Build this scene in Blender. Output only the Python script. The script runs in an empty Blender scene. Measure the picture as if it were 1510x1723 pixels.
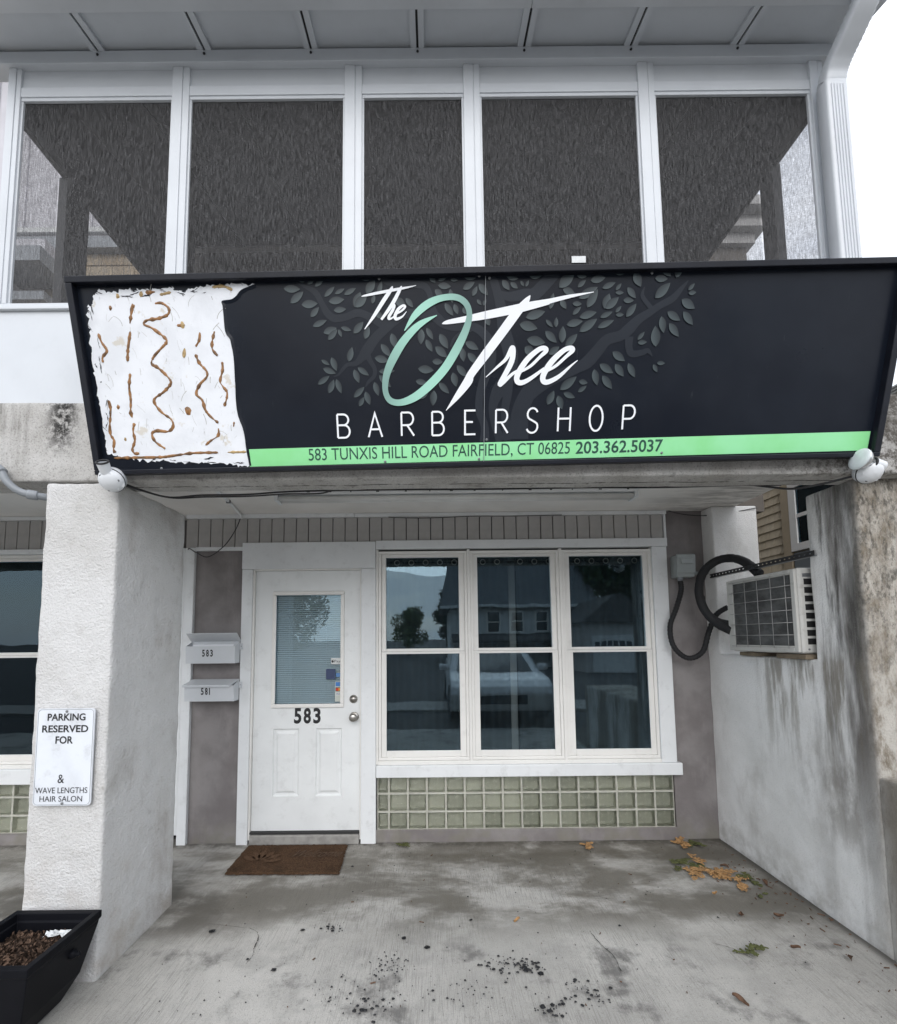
import bpy, bmesh, math, random
from mathutils import Vector, Matrix, noise
random.seed(11)
R = math.radians
SC = bpy.context.scene
COL = SC.collection

# ------------------------------------------------------------------ camera
cam = bpy.data.cameras.new('Camera')
co = bpy.data.objects.new('Camera', cam); COL.objects.link(co)
co.location = (0, -3.447, 1.51)
co.matrix_world = Matrix.Translation((0, -3.447, 1.51)) @ Matrix.Rotation(math.pi/2 + math.atan(60/755), 4, 'X') @ Matrix.Rotation(-0.010, 4, 'Z')
cam.sensor_fit = 'VERTICAL'; cam.sensor_height = 36.0; cam.sensor_width = 36.0*1510/1723
cam.lens = 36.0*755/1723
cam.shift_x = (755-731)/1723; cam.shift_y = (1014-861.5)/1723
cam.clip_start = 0.02; cam.clip_end = 900
SC.camera = co

# ------------------------------------------------------------------ sky, sun, exposure
SUN_EL, SUN_AZ = R(33), R(180)
world = bpy.data.worlds.new('World'); SC.world = world; world.use_nodes = True
wt = world.node_tree; wn = wt.nodes; wl = wt.links
for n_ in list(wn): wn.remove(n_)
wo = wn.new('ShaderNodeOutputWorld'); bg = wn.new('ShaderNodeBackground')
sky = wn.new('ShaderNodeTexSky'); sky.sky_type = 'NISHITA'; sky.sun_disc = False
sky.sun_elevation = SUN_EL; sky.sun_rotation = SUN_AZ
sky.air_density = 1.0; sky.dust_density = 2.0; sky.ozone_density = 1.0
tc = wn.new('ShaderNodeTexCoord'); mp = wn.new('ShaderNodeMapping'); mp.inputs['Scale'].default_value = (1.0, 1.0, 2.6); mp.inputs['Location'].default_value = (.35, .9, .2)
nz = wn.new('ShaderNodeTexNoise'); nz.inputs['Scale'].default_value = 2.3; nz.inputs['Detail'].default_value = 7; nz.inputs['Roughness'].default_value = 0.58
rp = wn.new('ShaderNodeValToRGB'); rp.color_ramp.elements[0].position = 0.34; rp.color_ramp.elements[0].color = (.55,.55,.55,1)
rp.color_ramp.elements[1].position = 0.56; rp.color_ramp.elements[1].color = (.95,.95,.95,1)
cloud = wn.new('ShaderNodeRGB'); cloud.outputs[0].default_value = (7.4, 7.7, 8.3, 1)
mx = wn.new('ShaderNodeMix'); mx.data_type = 'RGBA'
wl.new(tc.outputs['Generated'], mp.inputs['Vector']); wl.new(mp.outputs[0], nz.inputs['Vector']); wl.new(nz.outputs['Fac'], rp.inputs['Fac'])
wl.new(rp.outputs['Color'], mx.inputs[0]); wl.new(sky.outputs['Color'], mx.inputs[6]); wl.new(cloud.outputs[0], mx.inputs[7])
wl.new(mx.outputs[2], bg.inputs['Color']); bg.inputs['Strength'].default_value = 0.15
wl.new(bg.outputs[0], wo.inputs['Surface'])
sun = bpy.data.lights.new('Sun', 'SUN'); sun.energy = .9; sun.angle = R(50); sun.color = (1.0, .985, .97)
so = bpy.data.objects.new('Sun', sun); COL.objects.link(so)
sd = Vector((math.sin(SUN_AZ)*math.cos(SUN_EL), math.cos(SUN_AZ)*math.cos(SUN_EL), math.sin(SUN_EL)))
so.rotation_euler = (-sd).to_track_quat('-Z', 'Y').to_euler(); so.location = sd*30
SC.view_settings.view_transform = 'Standard'; SC.view_settings.look = 'None'
SC.view_settings.exposure = 0.56; SC.view_settings.gamma = 1.0
SC.render.engine = 'CYCLES'
SC.cycles.max_bounces = 8; SC.cycles.diffuse_bounces = 5; SC.cycles.transparent_max_bounces = 12

# ------------------------------------------------------------------ material helpers
class NT:
    def __init__(s, name, rough=.6, spec=.5, metal=0):
        s.m = bpy.data.materials.new(name); s.m.use_nodes = True
        s.t = s.m.node_tree; s.n = s.t.nodes; s.b = s.n['Principled BSDF']
        s.b.inputs['Roughness'].default_value = rough; s.b.inputs['Specular IOR Level'].default_value = spec
        s.b.inputs['Metallic'].default_value = metal
        s.co = s.n.new('ShaderNodeTexCoord').outputs['Object']
    def link(s, a, b): s.t.links.new(a, b)
    def put(s, sock, v):
        if isinstance(v, (int, float)): sock.default_value = v
        elif isinstance(v, (tuple, list)): sock.default_value = tuple(v)+((1,) if len(v) == 3 and len(sock.default_value) == 4 else ())
        else: s.link(v, sock)
    def map(s, scale=(1,1,1), loc=(0,0,0), rot=(0,0,0)):
        n = s.n.new('ShaderNodeMapping'); n.inputs['Scale'].default_value = scale; n.inputs['Location'].default_value = loc; n.inputs['Rotation'].default_value = rot
        s.link(s.co, n.inputs['Vector']); return n.outputs[0]
    def noise(s, scale, detail=4, rough=.55, vec=None, dist=0):
        n = s.n.new('ShaderNodeTexNoise'); n.inputs['Scale'].default_value = scale; n.inputs['Detail'].default_value = detail
        n.inputs['Roughness'].default_value = rough; n.inputs['Distortion'].default_value = dist
        s.link(vec if vec is not None else s.co, n.inputs['Vector']); return n.outputs['Fac']
    def vor(s, scale, vec=None, feat='F1', out='Distance'):
        n = s.n.new('ShaderNodeTexVoronoi'); n.feature = feat; n.inputs['Scale'].default_value = scale
        s.link(vec if vec is not None else s.co, n.inputs['Vector']); return n.outputs[out]
    def wave(s, scale, vec=None, dist=0, axis='X', det=2):
        n = s.n.new('ShaderNodeTexWave'); n.bands_direction = axis; n.inputs['Scale'].default_value = scale; n.inputs['Distortion'].default_value = dist
        n.inputs['Detail'].default_value = det
        s.link(vec if vec is not None else s.co, n.inputs['Vector']); return n.outputs['Fac']
    def rng(s, v, a, b, c=0., d=1.):
        n = s.n.new('ShaderNodeMapRange'); n.interpolation_type = 'SMOOTHSTEP'
        s.link(v, n.inputs[0])
        for i, q in enumerate((a, b, c, d)): n.inputs[i+1].default_value = q
        return n.outputs[0]
    def op(s, o, a, b=None):
        n = s.n.new('ShaderNodeMath'); n.operation = o; n.use_clamp = (o in ('ADD', 'SUBTRACT'))
        s.put(n.inputs[0], a)
        if b is not None: s.put(n.inputs[1], b)
        return n.outputs[0]
    def mul(s, *a):
        r = a[0]
        for q in a[1:]: r = s.op('MULTIPLY', r, q)
        return r
    def mix(s, f, a, b):
        n = s.n.new('ShaderNodeMix'); n.data_type = 'RGBA'
        s.put(n.inputs[0], f); s.put(n.inputs[6], a); s.put(n.inputs[7], b); return n.outputs[2]
    def xyz(s):
        n = s.n.new('ShaderNodeSeparateXYZ'); s.link(s.co, n.inputs[0]); return n.outputs
    def bump(s, h, strength=.3, dist=.01):
        n = s.n.new('ShaderNodeBump'); n.inputs['Strength'].default_value = strength; n.inputs['Distance'].default_value = dist
        s.link(h, n.inputs['Height']); s.link(n.outputs[0], s.b.inputs['Normal'])
    def color(s, c): s.put(s.b.inputs['Base Color'], c)

def simple(name, c, rough=.5, spec=.5, metal=0, var=.12, vs=6., bump=0, bs=200., dirt=0):
    t = NT(name, rough, spec, metal)
    c2 = tuple(x*(1-var) for x in c)
    col = t.mix(t.rng(t.noise(vs, 5), .35, .7), c, c2)
    if dirt: col = t.mix(t.mul(t.rng(t.noise(11., 8, .7), .52, .72), dirt), col, (.16,.145,.12))
    t.color(col)
    if bump: t.bump(t.noise(bs, 3), bump, .004)
    return t.m

MAT = {}
MAT['white'] = simple('white_paint', (.76,.78,.79), .42, var=.08, vs=3, bump=.12, bs=60, dirt=.16)
MAT['vinyl'] = simple('white_vinyl', (.80,.79,.76), .32, var=.07, vs=2, dirt=.12)
MAT['alu'] = simple('white_aluminium', (.62,.645,.67), .35, var=.06, vs=3, dirt=.04)
MAT['dooring'] = simple('door_paint', (.78,.80,.80), .38, var=.06, vs=4, bump=.1, bs=90, dirt=.12)
MAT['siding'] = simple('grey_vinyl_siding', (.43,.415,.40), .5, var=.12, vs=9, bump=.15, bs=80)
MAT['dark'] = simple('dark_interior', (.012,.013,.015), .8)
MAT['black'] = simple('black_rubber', (.012,.012,.013), .55, var=.3)
MAT['gap'] = simple('joint_shadow_gap', (.035,.035,.035), .9)
MAT['steel'] = simple('satin_nickel', (.42,.40,.37), .3, metal=1, var=.1, vs=30)
MAT['galv'] = simple('galvanised_steel', (.30,.31,.32), .45, metal=.7, var=.3, vs=25)
MAT['pipe'] = simple('grey_pvc', (.27,.29,.31), .45, var=.1)
MAT['lamp_white'] = simple('white_lamp_enamel', (.78,.80,.82), .3, var=.05, dirt=.12)
MAT['frame'] = simple('sign_frame_black', (.009,.0105,.017), .42, .3, var=.3, vs=14, bump=.08, bs=120)
MAT['letter_white'] = simple('white_vinyl_print', (.90,.92,.95), .4, var=.03)
MAT['letter_black'] = simple('black_vinyl_print', (.012,.012,.014), .45, var=.1)
MAT['letter_green'] = simple('dark_green_print', (.018,.075,.055), .45, var=.1)
MAT['box_grey'] = simple('grey_disconnect_box', (.33,.36,.36), .45, var=.1, dirt=.3)
MAT['wood'] = simple('weathered_wood', (.20,.16,.11), .8, var=.4, vs=20, bump=.3, bs=70)
MAT['planter'] = simple('black_plastic_planter', (.006,.0065,.009), .5, .1, var=.25, vs=5, bump=.1, bs=150)
MAT['foil'] = simple('white_wrapper', (.68,.70,.70), .35, var=.2, vs=30)
MAT['thresh'] = simple('threshold_concrete', (.34,.33,.31), .8, var=.3, vs=14, bump=.3, bs=90)
MAT['rubber_hose'] = simple('black_foam_hose', (.011,.011,.013), .7, var=.3, bump=.3, bs=180)
MAT['inner'] = simple('porch_white_in_shade', (.045,.045,.046), .7, var=.2, vs=5)  # white porch panels coloured dark, standing in for shade behind the screens
MAT['wire'] = simple('dark_wire', (.035,.035,.037), .6, var=.4, vs=40)

def m_stucco():
    t = NT('white_stucco', .85, .25)
    f = t.noise(90, 5, .65); big = t.noise(1.6, 5, .6); mid = t.noise(14, 6, .65)
    z = t.xyz()[2]
    col = t.mix(t.rng(big, .40, .68), (.70,.695,.685), (.60,.59,.57))
    col = t.mix(t.mul(t.rng(mid, .55, .78), .45), col, (.42,.40,.37))
    col = t.mix(t.mul(t.rng(t.noise(38, 6, .7), .57, .70), t.rng(t.noise(3.1, 4), .45, .65), .55), col, (.30,.28,.25))
    low = t.mul(t.rng(z, .75, .0), t.rng(t.noise(5, 6, .65), .40, .70), .7)
    col = t.mix(low, col, (.40,.34,.28))
    sd_ = t.mul(t.rng(t.xyz()[1], -1.29, -1.20), t.rng(t.noise(3.4, 7, .68, t.map((1, 1, .6), (1.3, 0, 2))), .47, .68), .5)
    col = t.mix(sd_, col, (.37,.33,.30))
    col = t.mix(t.mul(t.rng(t.noise(170, 4, .7), .56, .70), .35), col, (.34,.33,.31))
    t.color(col)
    h = t.op('ADD', t.mul(f, .6), t.mul(t.noise(28, 4, .6), .4)); t.bump(h, 1.0, .017)
    return t.m
MAT['stucco'] = m_stucco()

def m_wall():
    t = NT('weathered_wall_stucco', .85, .25)
    x, y, z = t.xyz()
    streak = t.noise(4.5, 6, .60, t.map((.25, 1, .14)))
    streak2 = t.noise(12, 7, .66, t.map((.5, 1, .12), (3, 1, 0)))
    col = t.mix(t.rng(t.noise(2.2, 5), .38, .7), (.79,.79,.78), (.68,.68,.665))
    front = t.rng(y, -.80, -1.02)                       # rain-washed end of the wall
    up = t.rng(z, .15, 1.6)
    col = t.mix(t.mul(t.rng(streak, .41, .60), front, t.op('ADD', up, .40), .95), col, (.12,.11,.10))
    col = t.mix(t.mul(t.rng(streak2, .46, .62), front, t.rng(z, .6, 1.9), .92), col, (.055,.052,.048))
    mid = t.mul(t.rng(y, -.40, -.62), t.rng(z, .45, 1.34), t.rng(z, 1.42, 1.34))     # run-off under the sill
    col = t.mix(t.mul(t.rng(streak2, .45, .60), mid, .75), col, (.19,.17,.135))
    fl = t.mul(t.rng(y, -.62, -1.0), t.rng(z, .30, .55), t.rng(z, 1.05, .75), t.rng(t.noise(5, 8, .7, t.map((1, 1, .5), (0, 4, 0), (R(28), 0, 0))), .44, .62), .6)
    col = t.mix(fl, col, (.20,.185,.165))
    lip = t.mul(t.rng(y, -1.07, -1.20), t.rng(z, .95, 1.9), t.rng(t.noise(6, 6, .65, t.map((.3, 1, .2))), .30, .55), .85)
    col = t.mix(lip, col, (.06,.058,.052))
    foot = t.mul(t.rng(z, .35, .0), t.rng(t.noise(7, 6, .65), .38, .66), .55)
    col = t.mix(foot, col, (.30,.28,.24))
    ft = t.mul(t.rng(y, -1.19, -1.236), t.rng(x, 2.095, 2.14))                      # street face: brown grime
    g = t.noise(13, 8, .72, t.map((1, 1, .45)))
    grime = t.mix(t.rng(g, .38, .66), (.44,.41,.36), (.19,.16,.12))
    grime = t.mix(t.mul(t.rng(t.noise(48, 8, .75, t.map((1, 1, .5))), .46, .64), t.op('ADD', t.rng(z, .9, 2.0), .25), .85), grime, (.07,.063,.053))
    grime = t.mix(t.mul(t.rng(t.noise(9, 7, .7), .50, .66), t.rng(z, 1.2, 1.9), .75), grime, (.075,.07,.06))
    grime = t.mix(t.mul(t.rng(z, 1.5, .85), t.rng(g, .62, .42), .8), grime, (.50,.48,.44))
    col = t.mix(ft, col, grime)
    low = t.mul(t.rng(y, -1.22, -1.30), t.rng(z, .90, .80))
    col = t.mix(t.mul(low, t.rng(streak, .40, .60), .75), col, (.17,.15,.12))
    col = t.mix(t.mul(t.rng(t.noise(150, 4, .7), .54, .68), .30), col, (.30,.29,.27))
    col = t.mix(t.mul(t.rng(t.noise(3.3, 7, .66, t.map((1, 1, .55), (0, 2, 1))), .50, .70), .35), col, (.36,.34,.31))
    t.color(col)
    h = t.op('ADD', t.mul(t.noise(95, 5, .65), .6), t.mul(t.noise(16, 5, .6), .4)); t.bump(h, .8, .012)
    return t.m
MAT['wall'] = m_wall()

def m_beam():
    t = NT('weathered_beam', .88, .2)
    x, y, z = t.xyz()
    s1 = t.noise(7, 7, .65, t.map((1, 1, .12))); s2 = t.noise(30, 8, .72)
    col = t.mix(t.rng(t.noise(3, 6), .35, .68), (.56,.55,.53), (.42,.405,.38))
    front = t.rng(y, -1.26, -1.31)
    col = t.mix(t.mul(t.rng(t.noise(120, 5, .75), .50, .66), .6), col, (.16,.15,.135))
    dirt = t.mul(t.rng(s1, .44, .62), t.op('ADD', t.rng(z, 2.30, 2.68), .25))
    col = t.mix(t.mul(dirt, front, .75), col, (.15,.14,.125))
    edge = t.mul(t.rng(x, -1.93, -1.83), t.rng(x, -1.71, -1.80), t.rng(s2, .36, .58), t.rng(z, 2.38, 2.55))
    col = t.mix(t.mul(edge, front, .95), col, (.012,.011,.010))
    right = t.rng(x, 1.4, 2.15)
    col = t.mix(t.mul(right, t.rng(s2, .40, .60), front, .9), col, (.075,.066,.055))
    und = t.rng(z, 2.31, 2.297)
    rust = t.mul(und, t.rng(t.noise(13, 8, .75, t.map((1, .5, 1))), .60, .70), t.mul(t.rng(y, -1.245, -1.228), t.rng(y, -1.20, -1.217)))
    col = t.mix(t.mul(rust, .9), col, (.20,.065,.025))
    crack = t.mul(und, t.mul(t.rng(y, -1.231, -1.226), t.rng(y, -1.217, -1.222)), t.rng(t.noise(9, 6, .7), .40, .55))
    col = t.mix(crack, col, (.03,.025,.022))
    col = t.mix(t.mul(und, t.rng(t.noise(18, 8, .7), .52, .70), .55), col, (.13,.12,.11))
    t.color(col)
    t.bump(t.op('ADD', t.mul(t.noise(100, 5, .65), .5), t.mul(t.noise(22, 5, .6), .5)), .7, .012)
    return t.m
MAT['beam'] = m_beam()

def m_soffit():
    t = NT('soffit_paint', .7, .3)
    x, y, z = t.xyz()
    col = t.mix(t.rng(t.noise(2.5, 6), .35, .7), (.82,.80,.77), (.72,.70,.67))
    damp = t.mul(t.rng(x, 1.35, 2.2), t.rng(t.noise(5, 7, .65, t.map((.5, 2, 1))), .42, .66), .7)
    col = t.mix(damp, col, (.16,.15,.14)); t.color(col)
    t.bump(t.noise(45, 5, .6), .3, .006); return t.m
MAT['soffit'] = m_soffit()

def m_plaster():
    t = NT('dark_grey_plaster', .8, .25)
    x, y, z = t.xyz()
    col = t.mix(t.rng(t.noise(3.0, 6, .6), .35, .68), (.185,.168,.166), (.262,.246,.241))
    col = t.mix(t.mul(t.rng(t.noise(8, 7, .65, t.map((1, 1, .3))), .52, .72), .5), col, (.29,.27,.265))
    col = t.mix(t.mul(t.rng(z, .22, .0), t.rng(t.noise(9, 6), .4, .65), .6), col, (.20,.19,.15))
    t.color(col); t.bump(t.noise(50, 5, .6), .35, .006); return t.m
MAT['plaster'] = m_plaster()

def m_concrete():
    t = NT('broomed_concrete', .82, .3)
    x, y, z = t.xyz()
    broom = t.noise(1.0, 4, .6, t.map((210, 8, 1), rot=(0, 0, R(-9))))
    where = t.rng(t.noise(1.4, 5, .6, t.map((1, 1, 1), (4.2, 1.1, 0))), .34, .56)
    big = t.noise(1.1, 6, .6, t.map((1, 1, 1), (7.7, 0, 0)), .1); med = t.noise(5.5, 8, .68)
    grit = t.noise(230, 3, .75); pore = t.noise(75, 4, .7)
    col = t.mix(t.rng(big, .34, .68), (.52,.502,.465), (.41,.396,.365))
    col = t.mix(t.mul(t.rng(med, .44, .70), .55), col, (.30,.29,.27))
    col = t.mix(t.mul(t.rng(broom, .48, .64), where, .46), col, (.20,.193,.175))
    col = t.mix(t.mul(t.rng(grit, .54, .68), .60), col, (.17,.165,.15))
    col = t.mix(t.mul(t.rng(t.noise(260, 2, .7, t.map((1, 1, 1), (3, 3, 0))), .60, .72), .5), col, (.66,.65,.62))
    col = t.mix(t.mul(t.rng(pore, .60, .70), .5), col, (.13,.125,.115))
    # damp, oily patches
    n1 = t.noise(1.9, 8, .66, t.map((.7, 1.35, 1), (2.2, .7, 0)), .15)
    band = t.mul(t.rng(y, -1.15, -.80), t.rng(y, .05, -.20))
    wet = t.mul(t.rng(n1, .39, .58), band)
    col = t.mix(t.mul(wet, .80), col, (.110,.098,.076))
    back = t.mul(t.rng(y, -.46, -.05), t.rng(x, -.40, .25), t.rng(t.noise(3.5, 7, .66), .34, .54))
    col = t.mix(t.mul(back, .72), col, (.105,.093,.072))
    lft = t.mul(t.rng(x, -.95, -1.30), t.rng(y, -1.12, -.90), t.rng(y, -.52, -.68), t.rng(t.noise(4, 7, .66), .38, .56))
    col = t.mix(t.mul(lft, .75), col, (.115,.106,.090))
    oil = t.mul(t.rng(t.noise(3.0, 8, .68, t.map((1, 1, 1), (5.1, 2.3, 0)), .1), .52, .66), t.rng(y, -1.0, -1.2))
    col = t.mix(t.mul(oil, .76), col, (.105,.100,.095))
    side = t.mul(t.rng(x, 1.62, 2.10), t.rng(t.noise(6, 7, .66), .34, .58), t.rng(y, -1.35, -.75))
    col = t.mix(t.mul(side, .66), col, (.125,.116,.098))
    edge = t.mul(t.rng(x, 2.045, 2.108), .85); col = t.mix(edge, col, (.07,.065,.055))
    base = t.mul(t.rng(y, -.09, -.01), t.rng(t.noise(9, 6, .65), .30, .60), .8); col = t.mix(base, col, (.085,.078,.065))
    t.color(col)
    r = t.mix(wet, (.85,.85,.85), (.5,.5,.5)); t.link(r, t.b.inputs['Roughness'])
    h = t.op('ADD', t.mul(broom, where, .5), t.op('ADD', t.mul(grit, .30), t.mul(pore, .2))); t.bump(h, .8, .010)
    return t.m
MAT['concrete'] = m_concrete()

def m_asphalt():
    t = NT('asphalt', .9, .3)
    t.color(t.mix(t.rng(t.noise(60, 4, .7), .4, .65), (.085,.085,.085), (.055,.055,.055))); t.bump(t.noise(150, 3), .4, .01); return t.m
MAT['asphalt'] = m_asphalt()

def m_glass(name, tint=(.93,.96,.96), ior=1.70):
    m = bpy.data.materials.new(name); m.use_nodes = True; t = m.node_tree; n = t.nodes
    for q in list(n): n.remove(q)
    o = n.new('ShaderNodeOutputMaterial'); mx_ = n.new('ShaderNodeMixShader'); f = n.new('ShaderNodeFresnel'); f.inputs['IOR'].default_value = ior
    g = n.new('ShaderNodeBsdfGlossy'); g.inputs['Roughness'].default_value = .004; g.inputs['Color'].default_value = (.62,.85,1,1)
    tr = n.new('ShaderNodeBsdfTransparent'); tr.inputs['Color'].default_value = (*tint, 1)
    c = n.new('ShaderNodeTexCoord'); nzz = n.new('ShaderNodeTexNoise'); nzz.inputs['Scale'].default_value = 2.2; nzz.inputs['Detail'].default_value = 2
    bp = n.new('ShaderNodeBump'); bp.inputs['Strength'].default_value = .04; bp.inputs['Distance'].default_value = .02
    t.links.new(c.outputs['Object'], nzz.inputs['Vector']); t.links.new(nzz.outputs['Fac'], bp.inputs['Height']); t.links.new(bp.outputs[0], g.inputs['Normal'])
    t.links.new(f.outputs[0], mx_.inputs[0]); t.links.new(tr.outputs[0], mx_.inputs[1]); t.links.new(g.outputs[0], mx_.inputs[2]); t.links.new(mx_.outputs[0], o.inputs[0])
    return m
MAT['glass'] = m_glass('window_glass')

def m_screen():
    m = bpy.data.materials.new('insect_screen'); m.use_nodes = True; t = m.node_tree; n = t.nodes
    for q in list(n): n.remove(q)
    o = n.new('ShaderNodeOutputMaterial'); mx_ = n.new('ShaderNodeMixShader')
    d = n.new('ShaderNodeBsdfDiffuse'); d.inputs['Color'].default_value = (.145,.144,.146,1)
    tr = n.new('ShaderNodeBsdfTransparent')
    c = n.new('ShaderNodeTexCoord')
    def nz_(sc, s):
        mp_ = n.new('ShaderNodeMapping'); mp_.inputs['Scale'].default_value = s
        q = n.new('ShaderNodeTexNoise'); q.inputs['Scale'].default_value = sc; q.inputs['Detail'].default_value = 2
        t.links.new(c.outputs['Object'], mp_.inputs['Vector']); t.links.new(mp_.outputs[0], q.inputs['Vector']); return q.outputs['Fac']
    a = nz_(1, (235, 235, 23)); b = nz_(1, (65, 65, 270))
    ad = n.new('ShaderNodeMath'); ad.operation = 'ADD'; t.links.new(a, ad.inputs[0]); t.links.new(b, ad.inputs[1])
    mr = n.new('ShaderNodeMapRange'); mr.inputs[1].default_value = .70; mr.inputs[2].default_value = 1.30; mr.inputs[3].default_value = .07; mr.inputs[4].default_value = .69
    t.links.new(ad.outputs[0], mr.inputs[0]); t.links.new(mr.outputs[0], mx_.inputs[0])
    t.links.new(tr.outputs[0], mx_.inputs[1]); t.links.new(d.outputs[0], mx_.inputs[2]); t.links.new(mx_.outputs[0], o.inputs[0])
    return m
MAT['screen'] = m_screen()

def m_block():
    t = NT('glass_block_body', .5, .4)
    info = t.n.new('ShaderNodeObjectInfo')
    c = t.mix(info.outputs['Random'], (.44,.45,.39), (.66,.665,.60))
    c = t.mix(t.mul(t.rng(t.noise(22, 4, .6), .44, .66), .6), c, (.72,.72,.66)); t.color(c); return t.m
MAT['block'] = m_block()
def m_blockface():
    m = bpy.data.materials.new('glass_block_face'); m.use_nodes = True; t = m.node_tree; n = t.nodes
    for q in list(n): n.remove(q)
    o = n.new('ShaderNodeOutputMaterial'); mx_ = n.new('ShaderNodeMixShader'); f = n.new('ShaderNodeFresnel'); f.inputs['IOR'].default_value = 1.6
    g = n.new('ShaderNodeBsdfGlossy'); g.inputs['Roughness'].default_value = .12; g.inputs['Color'].default_value = (.95,.97,.92,1)
    rf = n.new('ShaderNodeBsdfRefraction'); rf.inputs['IOR'].default_value = 1.35; rf.inputs['Roughness'].default_value = .10; rf.inputs['Color'].default_value = (.92,.93,.885,1)
    c = n.new('ShaderNodeTexCoord'); nzz = n.new('ShaderNodeTexNoise'); nzz.inputs['Scale'].default_value = 34; nzz.inputs['Detail'].default_value = 3
    oi = n.new('ShaderNodeObjectInfo'); ad = n.new('ShaderNodeVectorMath'); ad.operation = 'ADD'
    bp = n.new('ShaderNodeBump'); bp.inputs['Strength'].default_value = .8; bp.inputs['Distance'].default_value = .016
    t.links.new(c.outputs['Object'], ad.inputs[0]); t.links.new(oi.outputs['Location'], ad.inputs[1]); t.links.new(ad.outputs[0], nzz.inputs['Vector']); t.links.new(nzz.outputs['Fac'], bp.inputs['Height'])
    for q in (g, rf): t.links.new(bp.outputs[0], q.inputs['Normal'])
    t.links.new(f.outputs[0], mx_.inputs[0]); t.links.new(rf.outputs[0], mx_.inputs[1]); t.links.new(g.outputs[0], mx_.inputs[2]); t.links.new(mx_.outputs[0], o.inputs[0])
    return m
MAT['blockface'] = m_blockface()
MAT['mortar'] = simple('block_mortar', (.47,.46,.40), .85, var=.25, vs=20, bump=.3, bs=150)

def m_sign_black():
    t = NT('black_sign_vinyl', .34, .2)
    c = t.mix(t.rng(t.noise(3, 5), .35, .7), (.007,.0095,.016), (.010,.0135,.021))
    c = t.mix(t.mul(t.rng(t.noise(1.0, 6, .7, t.map((60, 1, 6))), .66, .74), .25), c, (.10,.11,.12)); t.color(c)
    r = t.rng(t.noise(2.2, 5), .3, .7, .26, .42); t.link(r, t.b.inputs['Roughness'])
    t.bump(t.noise(5, 3), .05, .02); return t.m
MAT['sign_black'] = m_sign_black()
def m_bare():
    t = NT('bare_sign_panel', .5, .4)
    c = t.mix(t.rng(t.noise(8, 6), .4, .68), (.86,.88,.91), (.78,.80,.83))
    c = t.mix(t.mul(t.rng(t.noise(26, 8, .75, t.map((1.6, 1, .5))), .60, .70), .6), c, (.38,.37,.36))
    c = t.mix(t.mul(t.rng(t.noise(11, 5, .6), .63, .70), .45), c, (.52,.42,.24)); t.color(c)
    t.bump(t.noise(60, 5, .6), .25, .004); return t.m
MAT['bare'] = m_bare()
MAT['glue'] = simple('brown_adhesive', (.36,.175,.06), .40, var=.7, vs=38, bump=.4, bs=120)
MAT['glue2'] = simple('pale_adhesive', (.52,.36,.16), .45, var=.4, vs=40, bump=.4, bs=120)
def m_green():
    t = NT('green_band_print', .42, .4)
    c = t.mix(t.rng(t.noise(4, 4), .35, .68), (.27,.74,.30), (.33,.80,.41)); t.color(c); return t.m
MAT['green'] = m_green()
def m_leafprint():
    t = NT('leaf_print', .38, .4)
    a = t.n.new('ShaderNodeAttribute'); a.attribute_name = 'tone'
    t.color(t.mix(a.outputs['Fac'], (.012,.017,.022), (.078,.102,.108))); return t.m
MAT['leafprint'] = m_leafprint()
MAT['branchprint'] = simple('branch_print', (.022,.027,.036), .38, .22, var=.15, vs=3)
def m_mint():
    t = NT('mint_print', .4, .4)
    a = t.n.new('ShaderNodeAttribute'); a.attribute_name = 'tone'
    t.color(t.mix(a.outputs['Fac'], (.22,.37,.33), (.38,.70,.57))); return t.m
MAT['mint'] = m_mint()
def m_mat():
    t = NT('coir_mat', .95, .1)
    x, y, z = t.xyz()
    c = t.mix(t.rng(t.noise(180, 4, .7), .38, .66), (.062,.036,.022), (.165,.098,.058))
    c = t.mix(t.mul(t.rng(t.noise(6, 6), .45, .7), .5), c, (.045,.030,.02))
    t.color(c); t.bump(t.noise(260, 4, .7), 1.0, .012); return t.m
MAT['coir'] = m_mat()
MAT['coir_light'] = simple('coir_mat_print', (.19,.115,.068), .95, .1, var=.5, vs=150, bump=.8, bs=260)
def m_curtain():
    t = NT('dark_curtain', .85, .1); t.color(t.mix(t.rng(t.noise(4, 4), .3, .7), (.022,.027,.032), (.034,.040,.044))); t.bump(t.noise(300, 2), .2, .003); return t.m
MAT['curtain'] = m_curtain()
MAT['blind'] = simple('white_blind', (.74,.78,.80), .4, var=.04)
MAT['shade'] = simple('green_roller_shade', (.11,.17,.17), .7, var=.1)
def m_coil():
    t = NT('condenser_coil', .5, .4, .5)
    c = t.mix(t.rng(t.noise(9, 6, .6, t.map((1, 1, 2))), .35, .68), (.15,.154,.154), (.07,.073,.073)); t.color(c)
    t.bump(t.wave(95, t.map((0, 1, 0)), 0, 'Y'), .6, .004); return t.m
MAT['coil'] = m_coil()
MAT['ac'] = simple('ac_casing', (.54,.535,.505), .45, var=.08, dirt=.35)
def m_mulch():
    t = NT('mulch', .9, .2); i = t.n.new('ShaderNodeAttribute'); i.attribute_name = 'tone'
    t.color(t.mix(i.outputs['Fac'], (.022,.014,.010), (.15,.095,.065))); return t.m
MAT['mulch'] = m_mulch()
MAT['dry'] = simple('dry_cedar_leaf', (.45,.26,.11), .8, var=.45, vs=60)
MAT['olive'] = simple('olive_cedar_leaf', (.10,.11,.035), .8, var=.4, vs=60)
MAT['brownleaf'] = simple('brown_leaf', (.13,.07,.04), .8, var=.4, vs=60)
MAT['tar'] = simple('black_paint_drips', (.008,.008,.009), .45, var=.2)
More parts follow.
